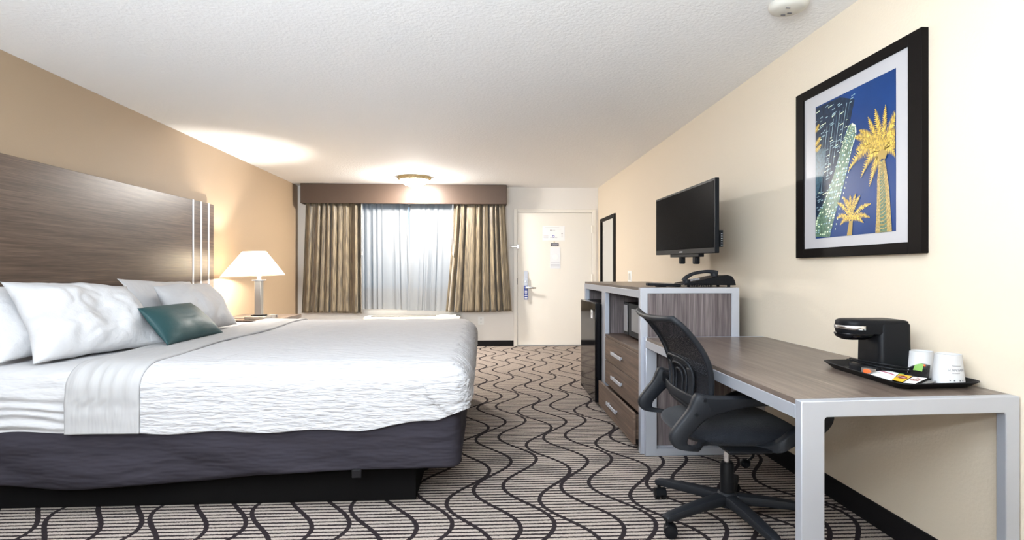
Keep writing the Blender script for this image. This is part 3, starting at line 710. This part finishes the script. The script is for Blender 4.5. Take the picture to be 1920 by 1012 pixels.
def lerp2(a, b, t): return (a[0] + (b[0] - a[0]) * t, a[1] + (b[1] - a[1]) * t)
def along(L, q):
    q = q * (len(L) - 1); i = min(int(q), len(L) - 2); return lerp2(L[i], L[i + 1], q - i)
for i in range(48):
    q = i / 48
    a0, a1 = along(TL_, q), along(TR_, q); b0, b1 = along(TL_, min(1, q + .013)), along(TR_, min(1, q + .013))
    nw = 7
    for j in range(nw):
        if rnd.random() < .42: continue
        u0, u1 = (j + .2) / nw, (j + .75) / nw
        ap([lerp2(a0, a1, u0), lerp2(a0, a1, u1), lerp2(b0, b1, u1), lerp2(b0, b1, u0)], 4 if rnd.random() < .6 else 5, 5)
arc = [(.465, .759), (.512, .770), (.557, .745), (.565, .696), (.535, .63), (.499, .585)]
for a, c in zip(arc, arc[1:]):
    ap([a, c, (c[0] - .018, c[1] - .004), (a[0] - .012, a[1] - .014)], 4, 6)
for i in range(12): ap([(.285 + i * .016, .05 + i * .035), (.295 + i * .016, .05 + i * .035), (.295 + i * .016, .062 + i * .035), (.285 + i * .016, .062 + i * .035)], 4, 6)
# big palm
TKL = [(.786, 0), (.801, .162), (.806, .335), (.826, .45)]; TKR = [(.962, 0), (.935, .262), (.905, .40), (.885, .46)]
ap(TKL + TKR[::-1], 8, 6)
ap([lerp2(a, c, .28) for a, c in zip(TKL, TKR)] + [lerp2(a, c, .72) for a, c in zip(TKL, TKR)][::-1], 9, 7)
for i in range(26):
    q = i / 26; a = along(TKL, q); c = along(TKR, q); m_ = lerp2(a, c, .5)
    ap([(a[0], a[1] + .012), (m_[0], m_[1] - .006), (c[0], c[1] + .012), (c[0], c[1] + .016), (m_[0], m_[1] + .001), (a[0], a[1] + .017)], 8 if i % 2 else 7, 8)
def frond(c, tip, wid, L, droop=0.0, n=22):
    c = Vector(c); tip = Vector(tip); d = tip - c; nrm = Vector((-d.y, d.x)).normalized()
    asp = (az1 - az0) / (ay1 - ay0)
    prev = None
    for i in range(n):
        t = (i + .5) / n; mid = c + d * t + Vector((0, droop * sin(PI * t)))
        w_ = wid * .85 * sin(PI * min(1, t * .88 + .12)) ** .7
        for s in (1, -1):
            base = mid; out = mid + nrm * (s * w_) + d.normalized() * (w_ * .8) + Vector((0, -.25 * w_))
            e = d / n * .62
            ap([tuple(base - e), tuple(base + e), tuple(out)], 6 if (i + (s > 0)) % 3 else 7, L)
CC = (.865, .505)
for k, (tp, w_, dr_) in enumerate([((.786, .80), .05, 0), ((1.05, .76), .06, .02), ((.60, .70), .04, .03), ((.544, .665), .05, .04), ((.56, .575), .055, .05), ((.46, .443), .055, .09), ((.62, .377), .045, .07), ((.72, .306), .045, .05), ((.706, .766), .04, 0), ((1.05, .62), .05, .03), ((1.04, .50), .05, .05), ((1.03, .42), .04, .06), ((.90, .80), .04, 0), ((.66, .58), .05, .04)]):
    frond(CC, tp, w_, 9 + k * .3, dr_)
ap([(.82, .47), (.90, .46), (.92, .50), (.87, .53), (.81, .50)], 7, 14)
ap([(.443, 0), (.475, .10), (.52, .10), (.51, 0)], 7, 6)
for k, tp in enumerate([(.323, .24), (.395, .276), (.488, .275), (.61, .259), (.736, .193), (.725, .105), (.311, .132), (.443, .25), (.654, .075), (.56, .28), (.36, .08)]):
    frond((.496, .11), tp, .026, 9 + k * .3, .025, 14)
frond((-.03, .66), (.09, .70), .03, 8); frond((-.03, .80), (.06, .86), .03, 8); frond((-.02, .70), (.08, .76), .03, 8)
art.build('print', AM, pc, angle=30)

# ------------------------------------------------------------------ desk
DZ = .73; NX, NY = .995, 1.67; FY = CY0 - .004
desk = thing('desk', 'long desk with wood-grain top on two silver metal end frames along the cream wall', 'desk', (1.37, 2.5, 0))
XE = XR - .003
def endframe(ya_l, ya_r, dep, lw_l, lw_r, bottom):
    b = MB()
    def yl(x, o): return ya_l + (ya_r - ya_l) * (x - NX) / (XE - NX) + o
    out = [(NX, 0), (XE, 0), (XE, DZ), (NX, DZ)]; inn = [(NX + lw_l, .045), (XE - lw_r, .045), (XE - lw_r, DZ - .052), (NX + lw_l, DZ - .052)]
    if bottom: ring_frame(b, out, inn, lambda x, o: yl(x, o), dep)
    else:
        pts = [(NX, 0), (NX + lw_l, 0), (NX + lw_l, DZ - .058), (NX + lw_l + .006, DZ - .052), (XE - lw_r - .006, DZ - .052), (XE - lw_r, DZ - .058), (XE - lw_r, 0), (XE, 0), (XE, DZ), (NX, DZ)]
        n = len(pts); b.add([(x, yl(x, 0), z) for x, z in pts] + [(x, yl(x, dep), z) for x, z in pts], [tuple(range(n)), tuple(range(n, 2 * n))[::-1]] + [(i, n + i, n + (i + 1) % n, (i + 1) % n) for i in range(n)])
    return b
endframe(NY, NY + .03, .036, .078, .05, False).build('end_frame', 'silver', desk, bevel=.003)
endframe(FY - .038, FY - .038, .036, .07, .07, True).build('end_frame', 'silver', desk, bevel=.003)
ya, yb = NY + .037, FY - .039
b = MB().hexa([(NX + .003, ya, DZ - .018), (XE, ya + .03, DZ - .018), (XE, yb, DZ - .018), (NX + .003, yb, DZ - .018)], [(NX + .003, ya, DZ), (XE, ya + .03, DZ), (XE, yb, DZ), (NX + .003, yb, DZ)])
b.build('tabletop', 'wood_top', desk, bevel=.001)
MB().box(NX, NX + .032, ya - .002, yb + .002, DZ - .062, DZ - .018).build('front_rail', 'silver', desk, bevel=.0015)
MB().box(XE - .032, XE, ya + .03, yb + .002, DZ - .062, DZ - .018).build('rear_rail', 'silver', desk, bevel=.0015)

# ------------------------------------------------------------------ tray and its contents
TZ = DZ + .0005
tr_ = [(1.418, 1.785), (1.735, 1.805), (1.735, 2.30), (1.452, 2.30)]
def rrect(cs, r, n=6):
    out = []
    k = len(cs)
    for i in range(k):
        p = Vector(cs[i]); a = Vector(cs[i - 1]); c = Vector(cs[(i + 1) % k]); da = (a - p).normalized() * r; dc = (c - p).normalized() * r
        for j in range(n + 1):
            t = j / n; out.append((1 - t) ** 2 * (p + da) + 2 * t * (1 - t) * p + t * t * (p + dc))
    return out
cen = Vector((1.594, 2.047))
base2 = rrect(tr_, .05)
def ringz(k, z): return [(cen.x + (p.x - cen.x) * k, cen.y + (p.y - cen.y) * k, TZ + z) for p in base2]
b = MB(); rings = [ringz(.86, 0), ringz(.99, .022), ringz(1.0, .023), ringz(.995, .026), ringz(.975, .024), ringz(.85, .004)]
b.sweep(None, rings, False, 0, True)
tag(b.build('tray', 'blackplastic', angle=30), 'black plastic serving tray on the desk carrying the coffee maker and cups', 'tray')
KZ = TZ + .0045
cm = thing('coffee_maker', 'small black single-cup coffee maker at the back of the tray', 'coffee maker', (1.57, 2.11, KZ))
def rbox(x0, x1, y0, y1, z0, z1, rl, rr, taper=0, n=8):
    out = []
    for (cx, cy, a0, r) in ((x1 - rr, y1 - rr, 0, rr), (x0 + rl, y1 - rl, 90, rl), (x0 + rl, y0 + rl, 180, rl), (x1 - rr, y0 + rr, 270, rr)):
        for j in range(n + 1):
            a = math.radians(a0 + 90 * j / n); out.append((cx + r * cos(a), cy + r * sin(a)))
    mx, my = (x0 + x1) / 2, (y0 + y1) / 2
    def rg(k, z): return [(mx + (p[0] - mx) * k, my + (p[1] - my) * k, z) for p in out]
    return rg
g = rbox(1.525, 1.655, 2.03, 2.175, 0, 0, .02, .02)
MB().sweep(None, [g(1.03, KZ), g(1.0, KZ + .05), g(.97, KZ + .195), g(.93, KZ + .20)]).build('water_tank', 'blackplastic', cm, angle=50)
g = rbox(1.405, 1.650, 2.035, 2.170, 0, 0, .062, .02)
MB().sweep(None, [g(.96, KZ + .160), g(1.0, KZ + .166), g(1.0, KZ + .200), g(.985, KZ + .208), g(.90, KZ + .213)]).build('brew_head', 'blackplastic', cm, angle=50)
g = rbox(1.403, 1.652, 2.033, 2.172, 0, 0, .063, .02)
ringA, ringB = g(1.0, KZ + .176), g(1.0, KZ + .192)
b = MB(); idx = list(range(10, 27)); b.add([ringA[i] for i in idx] + [ringB[i] for i in idx], [(j, j + 1, len(idx) + j + 1, len(idx) + j) for j in range(len(idx) - 1)]); b.build('chrome_band', 'chrome', cm, solid=.002)
g = rbox(1.395, 1.52, 2.05, 2.155, 0, 0, .05, .01)
MB().sweep(None, [g(.6, KZ + .135), g(.9, KZ + .145), g(1.0, KZ + .158), g(.98, KZ + .161)]).build('filter_holder', 'glossblack', cm, angle=50)
g = rbox(1.470, 1.60, 2.035, 2.175, 0, 0, .055, .01)
MB().sweep(None, [g(1.0, KZ), g(1.0, KZ + .028), g(.97, KZ + .034), g(.9, KZ + .035)]).build('drip_base', 'blackplastic', cm, angle=50)
b = MB().tube([(1.424 + .012, 2.045, KZ + .017), (1.424 + .004, 2.062, KZ + .017)], .001)
b = MB().lathe([(.014, .002), (.014, .0045), (.0, .005)], (0, 0, 0), 20); b2 = MB().box(-.020, .030, -.020, .020, 0, .0025); bb = MB()
c_, s_ = cos(math.radians(215)), sin(math.radians(215))
def fp(x, y, z):  # disc facing the front-left of the base
    n = Vector((c_, s_, 0)); t = Vector((-s_, c_, 0)); o = Vector((1.4850, 2.051, KZ + .016)); return o + t * x + Vector((0, 0, y * .62)) + n * z
bb.add([fp(*v) for v in b2.v], b2.f, 1); bb.add([fp(*v) for v in b.v], b.f, 0); bb.build('power_switch', ['orange', 'nickel'], cm, angle=50)
b = MB().tube(spline([(1.53, 2.20, KZ + .03), (1.495, 2.165, KZ + .048), (1.495, 2.08, KZ + .050), (1.545, 2.005, KZ + .046), (1.61, 2.0, KZ + .036), (1.665, 2.02, KZ + .045), (1.70, 2.08, KZ + .052), (1.69, 2.18, KZ + .03), (1.66, 2.21, KZ + .02)], 10), .003, 7)
b.tube(spline([(1.50, 2.19, KZ + .04), (1.485, 2.14, KZ + .044), (1.50, 2.06, KZ + .040), (1.55, 2.0, KZ + .034), (1.60, 1.99, KZ + .028), (1.64, 2.0, KZ + .03)], 10), .003, 7)
b.build('power_cord', 'blackplastic', cm)
def cup(x, y, h, label, writing):
    t = thing('paper_cup', label, 'cup', (x, y, KZ), 'upturned paper cups on the tray')
    cb = MB().lathe([(.0495, 0), (.0505, .002), (.0505, .006), (.0485, .008), (.040, h - .004), (.039, h), (.036, h), (.035, h - .006), (0, h - .006)], (x, y, KZ), 40)
    if writing:
        def wr(a_c, zc):
            def f(px, pz):
                a = a_c - px / .046   # upside-down lettering
                z = zc - pz; r = .0485 + (.040 - .0485) * (z - .008) / (h - .012) + .0006
                return (x + r * cos(a), y + r * sin(a), KZ + z)
            return f
        b = cb; b.text('REWARDS', .0125, wr(math.radians(262), .055), 1);
        for zc, n_ in ((.069, 9), (.043, 7)):
            for q in range(n_): b.add([wr(math.radians(244 + q * 4.6), zc)(px, pz) for px, pz in ((-.0014, -.0008), (.0014, -.0008), (.0014, .0008), (-.0014, .0008))], [(0, 1, 2, 3)], 1)
        for a0 in (235, 250, 272, 285):
            b.add([wr(math.radians(a0), .018)(px, pz) for px, pz in ((-.0022, -.0022), (.0022, -.0022), (.0022, .0022), (-.0022, .0022))], [(0, 1, 2, 3)], 1)
    cb.build('cup_body', ['cup', 'cup_ink'], t, angle=50)
cup(1.672, 1.892, .106, 'white paper cup with grey lettering upside down at the near end of the tray', True)
cup(1.676, 2.02, .098, 'white paper cup upside down on the tray, behind the lettered cup', False)

def packet(name, q, z, th, mats, label, cat, deco=None, cpart='packet'):
    """q: 4 plan corners; deco(b, f) adds print with f(u,v) on the top face."""
    b = MB(); Q = [Vector(p) for p in q]
    zz = z if isinstance(z, (list, tuple)) else [z] * 4
    def f(u, v, o=0):
        p = Q[0].lerp(Q[1], u).lerp(Q[3].lerp(Q[2], u), v); h = (zz[0] * (1 - u) + zz[1] * u) * (1 - v) + (zz[3] * (1 - u) + zz[2] * u) * v
        bul = (sin(PI * u) * sin(PI * v)) ** .5
        return (p.x, p.y, h + th * bul + o)
    b.grid(lambda u, v: f(u, v), 14, 14)
    n = len(b.v); b.grid(lambda u, v: (*f(u, v)[:2], f(0, 0)[2] * 0 + ((zz[0] * (1 - u) + zz[1] * u) * (1 - v) + (zz[3] * (1 - u) + zz[2] * u) * v) - .0006), 14, 14)
    if deco: deco(b, f)
    return tag(b.build(name, mats, angle=60), label, cat)
def rect(b, f, u0, u1, v0, v1, mi, o=.0006):
    b.grid(lambda u, v: f(u0 + (u1 - u0) * u, v0 + (v1 - v0) * v, o), 6, 6, mi)
def textp(b, f, s, size, uc, vc, mi, asp, o=.001, rot=False):
    b.text(s, size, lambda x, y: f(uc + x, vc + y * asp, o), mi)
ZS = KZ + .014
packet('sachet', [(1.452, 1.99), (1.452, 1.885), (1.56, 1.985), (1.565, 2.085)], [ZS, ZS - .002, ZS + .006, ZS + .006], .003, ['paper', 'magenta'], 'white sachet with magenta stripe at the left of the tea sachets', 'sachet',
       lambda b, f: rect(b, f, .08, .95, .60, .68, 1))
def dyel(b, f):
    b.text('Lipton', .30, lambda x, y: f(.5 + x * .9, .50 + y * .9, .0022), 2)
    pts = [(.08, .50), (.5, .30), (.92, .50), (.92, .62), (.5, .80), (.08, .62)]
    b.poly([f(u, v, .0008) for u, v in pts], 1)
packet('tea_sachet', [(1.452, 1.880), (1.455, 1.835), (1.572, 1.935), (1.561, 1.982)], ZS + .004, .0012, ['yellow', 'maroon', 'paper'], 'yellow tea sachet with dark red logo between the two white sachets', 'sachet', dyel)
def dwh(b, f):
    rect(b, f, .18, .86, .34, .62, 1, .0008); rect(b, f, .38, .55, .76, .84, 1, .0008)
    for k in range(3): rect(b, f, .26 + k * .19, .38 + k * .19, .42, .54, 2, .0016)
packet('sachet', [(1.455, 1.831), (1.482, 1.812), (1.606, 1.905), (1.574, 1.932)], ZS + .003, .0012, ['paper', 'maroon', 'offwhite'], 'white sachet with small red label at the near edge of the tray', 'sachet', dwh)
packet('clear_wrapper', [(1.49, 1.812), (1.53, 1.815), (1.622, 1.885), (1.608, 1.903)], ZS - .004, .003, ['clearbag'], 'crumpled clear plastic wrapper between the white sachet and the front cup', 'wrapper')
packet('clear_wrapper', [(1.452, 2.018), (1.462, 1.995), (1.54, 2.0), (1.52, 2.022)], ZS - .002, .008, ['clearbag'], 'clear plastic wrapper beside the orange switch of the coffee maker', 'wrapper')
def dbl(b, f): rect(b, f, .22, .66, .30, .88, 1, .0008); rect(b, f, .66, .76, .72, .88, 2, .0008)
packet('coffee_pouch', [(1.595, 1.990), (1.602, 1.895), (1.650, 1.945), (1.655, 2.035)], [KZ + .014, KZ + .016, KZ + .056, KZ + .056], .006, ['pouch_black', 'green', 'orange'], 'black foil pouch with green label lying against the rear cup', 'pouch', dbl)
packet('coffee_pouch', [(1.52, 2.005), (1.575, 1.94), (1.600, 1.975), (1.56, 2.02)], KZ + .01, .008, ['pouch_black', 'green'], 'black foil pouch with a green label just behind the tea sachets', 'pouch', lambda b, f: rect(b, f, .15, .7, .15, .8, 1, .0008))

# ------------------------------------------------------------------ office chair
HX, HY = 1.11, 2.45
ch = thing('office_chair', 'black mesh-back office chair with loop arms pushed under the desk', 'chair', (HX, HY, 0))
b = MB().lathe([(.0, .070), (.045, .072), (.050, .090), (.046, .122), (.034, .135), (.0, .137)], (HX, HY, 0), 28); b.build('hub', 'greyplastic', ch)
for a in (131, 203, 276, 348, 60):
    a = math.radians(a); d = Vector((cos(a), sin(a), 0)); H = Vector((HX, HY, 0))
    pth = [H + d * .02 + Vector((0, 0, .104)), H + d * .10 + Vector((0, 0, .102)), H + d * .20 + Vector((0, 0, .096)), H + d * .29 + Vector((0, 0, .088)), H + d * .345 + Vector((0, 0, .082)), H + d * .36 + Vector((0, 0, .076))]
    pth = spline(pth, 4); n = len(pth)
    lg = MB().flat(pth, (-d.y, d.x, 0), [.066 - .026 * i / (n - 1) for i in range(n)], [.050 - .022 * i / (n - 1) for i in range(n)], rnd=.55).build('base_leg', 'greyplastic', ch)
    e = H + d * .35
    ca = a + .9; wd = Vector((cos(ca), sin(ca), 0)); off = Vector((-wd.y, wd.x, 0)) * .012
    b = MB().lathe([(.009, .045), (.009, .074)], (e.x, e.y, 0), 10)
    for s in (-1, 1):
        c = e + off + wd * (s * .016); ring = []
        for (w0, r) in ((-.011, .020), (-.009, .026), (.009, .026), (.011, .020)):
            ring.append([c + wd * w0 + Vector((0, 0, .0275)) + (Vector((-wd.y, wd.x, 0)) * cos(t * PI / 12) + Vector((0, 0, 1)) * sin(t * PI / 12)) * r for t in range(24)])
        b.sweep(None, ring)
    hood = []
    for w0 in (-.029, .029):
        hood.append([e + off + wd * w0 * .9 + Vector((0, 0, .0275)) + (Vector((-wd.y, wd.x, 0)) * cos(t * PI / 9) + Vector((0, 0, 1)) * sin(t * PI / 9)) * .029 for t in range(10)])
    b.sweep(None, hood); b.build('caster', 'blackplastic', ch)
MB().lathe([(.030, .12), (.030, .262), (.024, .27)], (HX, HY, 0), 24).build('lift_cover', 'blackplastic', ch)
MB().lathe([(.0145, .262), (.0145, .39)], (HX, HY, 0), 20).build('gas_cylinder', 'chrome', ch)
b = MB().box(HX - .10, HX + .10, HY - .08, HY + .08, .385, .410); b.build('seat_mechanism', 'blackplastic', ch, bevel=.008)
b = MB().tube(spline([(HX + .06, HY - .05, .345), (HX + .11, HY - .02, .33), (HX + .12, HY + .0, .29), (HX + .10, HY + .02, .262)], 6), .006, 8); b.lathe([(.012, .235), (.022, .245), (.024, .262), (.012, .272)], (HX + .095, HY + .02, 0), 14); b.build('height_lever', 'blackplastic', ch)
SX, SY = 1.12, 2.45
def seat(u, v, top):
    a = 2 * PI * u; e = .62; r = v
    x = SX + .285 * math.copysign(abs(cos(a)) ** e, cos(a)) * r; y = SY + .255 * math.copysign(abs(sin(a)) ** e, sin(a)) * r
    h = (1 - r ** 4) ** .5 if r < 1 else 0
    zc = .437 + .008 * ((x - SX) / .28) ** 2 * 1.2
    wf = -.03 * smooth(.15, .28, x - SX)
    return (x, y, zc + wf + (.058 * h if top else -.045 * h))
b = MB().grid(lambda u, v: seat(u, 1 - (1 - v) ** 1.6, True), 64, 18); b.grid(lambda u, v: seat(1 - u, 1 - (1 - v) ** 1.6, False), 64, 18)
o = b.build('seat', 'seat_fabric', ch, angle=100); q = o.modifiers.new('weld', 'WELD'); q.merge_threshold = .0005
# back shell: X as function of height
BPTS = [(.545, .905), (.60, .912), (.66, .915), (.72, .905), (.78, .884), (.84, .848), (.89, .803), (.935, .745)]
def bx(z):
    for (z0, x0), (z1, x1) in zip(BPTS, BPTS[1:]):
        if z <= z1: t = (z - z0) / (z1 - z0); return x0 + (x1 - x0) * t
    return BPTS[-1][1]
sp = spline([(x, 0, z) for z, x in BPTS], 6)
def bxs(z):
    z = min(max(z, sp[0].z), sp[-1].z)
    for p, q in zip(sp, sp[1:]):
        if z <= q.z: t = (z - p.z) / max(1e-6, q.z - p.z); return p.x + (q.x - p.x) * t
    return sp[-1].x
BYC, BHW = 2.445, .262
def hw(z): return BHW - .03 * smooth(.80, .60, z) - .012 * smooth(.90, .935, z)
def bpt(u, z, o=0):
    y = BYC + (2 * u - 1) * hw(z); return (bxs(z) - .028 * (1 - (2 * u - 1) ** 2) + .02 + o, y, z + .012 * ((2 * u - 1) ** 2) * smooth(.85, .935, z))
MB().grid(lambda u, v: bpt(u, .55 + .383 * v), 24, 40).build('mesh_back', 'chairmesh', ch, angle=90)
ls = [bpt(0, .55 + .383 * i / 20) for i in range(21)]; rs = [bpt(1, .55 + .383 * i / 20) for i in range(21)]
tp = [bpt(u / 16, .933) for u in range(1, 16)]; bt = [bpt(u / 16, .55) for u in range(1, 16)]
loop = ls + tp + rs[::-1] + bt[::-1]
MB().tube(loop, [.0125] * len(loop), 10, closed=True).build('back_frame', 'greyplastic', ch, angle=60)
b = MB()
def bl(u, z): return bpt(u, z, -.020)
def arch(u0, u1, zb, zt, r, k=.45):
    pts = [bl(u0, zb), bl(u0 + .0, zb + (zt - zb) * .6), bl(u0 + (u1 - u0) * .12, zt - .01), bl((u0 + u1) / 2, zt), bl(u1 - (u1 - u0) * .12, zt - .01), bl(u1, zb + (zt - zb) * .6), bl(u1, zb)]
    b.tube(spline(pts, 6), r, 8)
arch(.20, .80, .60, .755, .0045); arch(.33, .67, .60, .725, .0035); arch(.42, .58, .60, .70, .003)
b.grid(lambda u, v: bl(.20 + .10 * u, .60 + .12 * v), 4, 10); b.grid(lambda u, v: bl(.70 + .10 * u, .60 + .12 * v), 4, 10)
b.build('lumbar_support', 'greyplastic', ch, solid=.004, angle=60)
b = MB().flat([bpt(t / 10 * 1.16 - .08, .585, -.022) for t in range(11)], (0, 0, 1), .045, .014, rnd=.5)
b.build('back_bracket', 'greyplastic', ch)
OUT = [(.846, .649), (.904, .640), (1.06, .637), (1.22, .640), (1.335, .632), (1.398, .590), (1.402, .530), (1.350, .476), (1.250, .440), (1.189, .408), (1.139, .404), (1.0, .410), (.87, .420), (.784, .430), (.749, .448), (.739, .486), (.769, .532), (.815, .590)]
INN = [(.905, .560), (.950, .572), (1.05, .596), (1.20, .600), (1.305, .594), (1.350, .572), (1.352, .552), (1.31, .530), (1.250, .508), (1.185, .458), (1.139, .424), (1.0, .434), (.90, .438), (.83, .442), (.807, .455), (.812, .480), (.833, .502), (.868, .538)]
for ys in (-1, 1):
    yc = BYC + ys * .300
    O_ = spline([(x, 0, z) for x, z in OUT], 4, True); I_ = spline([(x, 0, z) for x, z in INN], 4, True); n = len(O_)
    dx = lambda x: .045 * (1 - smooth(.9, 1.25, x)) if ys > 0 else 0
    b = MB(); hw_ = .021
    layers = []
    for L, k, yo in ((O_, .12, -hw_), (O_, 0, -hw_ * .6), (O_, 0, hw_ * .6), (O_, .12, hw_), (I_, .12, hw_), (I_, 0, hw_ * .6), (I_, 0, -hw_ * .6), (I_, .12, -hw_)):
        Mx = I_ if L is O_ else O_
        ring = []
        for p, q in zip(L, Mx):
            w_ = p.lerp(q, k); top = smooth(.575, .63, w_.z) * (1 if L is O_ else 0)
            tuck = -ys * .10 * smooth(.84, .92, w_.x) * (1 - smooth(1.10, 1.20, w_.x)) * (1 - smooth(.45, .49, w_.z))
            ring.append((w_.x + dx(w_.x), yc + yo * (1 + .25 * top) + tuck, w_.z))
        layers.append(ring)
    m_ = len(layers); vs = [p for L in layers for p in L]
    fs = [(a * n + i, ((a + 1) % m_) * n + i, ((a + 1) % m_) * n + (i + 1) % n, a * n + (i + 1) % n) for a in range(m_) for i in range(n)]
    b.add(vs, fs); b.build('armrest', 'greyplastic', ch, angle=50)
    xo = dx(.86)
    b = MB().flat([(.862 + xo, yc - ys * .018, .612), (.880 + xo, yc - ys * .06, .600)], (0, 0, 1), .055, .02, rnd=.5)
    for x, z in ((.872, .628), (.838, .572)): b.lathe([(.0065, -.005), (.0065, .005), (0, .0055)], (x + xo, yc + ys * .024, z), 12, axis='y')
    b.build('arm_bracket', 'blackplastic', ch, angle=40)
    MB().box(.98, 1.16, min(yc, yc - ys * .10), max(yc, yc - ys * .10), .405, .416).build('arm_plate', 'blackplastic', ch, bevel=.003)

# ------------------------------------------------------------------ light
def area(name, loc, rot, size, size_y, energy, col):
    L = bpy.data.lights.new(name, 'AREA'); L.shape = 'RECTANGLE'; L.size = size; L.size_y = size_y; L.energy = energy; L.color = col
    o = bpy.data.objects.new(name, L); C.objects.link(o); o.location = loc; o.rotation_euler = rot; return o
area('rear_fill', (-.4, YF + .15, 1.55), (math.radians(90), 0, 0), 3.4, 1.5, 4, (.80, .90, 1.0))  # added fill behind the camera, no fixture stands here
area('upward_fill', (-1.3, -.6, 1.7), (math.radians(148), 0, 0), 1.6, 1.2, 90, (.78, .89, 1))  # added fill aimed up and forward to brighten the ceiling, no lamp behind it
area('upward_fill', (-.4, -.6, 1.7), (math.radians(148), 0, 0), 1.2, 1.2, 55, (.78, .89, 1))  # second added fill for the ceiling, likewise without a lamp
area('overhead_fill', (-.6, 1.72, ZC - .03), (0, 0, 0), 3.0, 1.2, 20, (.84, .92, 1.0))  # unseen fill added above the frame, not a fixture of the room
W = bpy.data.worlds.new('World'); bpy.context.scene.world = W; W.use_nodes = True
W.node_tree.nodes['Background'].inputs[0].default_value = (.42, .66, .90, 1); W.node_tree.nodes['Background'].inputs[1].default_value = .5

# ------------------------------------------------------------------ camera
cam = bpy.data.cameras.new('Camera'); co = bpy.data.objects.new('Camera', cam); C.objects.link(co)
co.location = (0, 0, EYE); co.rotation_euler = (math.radians(90), 0, -.0517)
cam.sensor_width = 36; cam.lens = 36 * 1028 / 1920; cam.shift_y = 1.5 / 1920; cam.clip_start = .05
S = bpy.context.scene; S.camera = co
S.view_settings.view_transform = 'Standard'; S.view_settings.look = 'None'; S.view_settings.gamma = 1; S.view_settings.exposure = 1.2
S.view_settings.use_curve_mapping = False
S.cycles.max_bounces = 10; S.cycles.diffuse_bounces = 6; S.cycles.transparent_max_bounces = 12
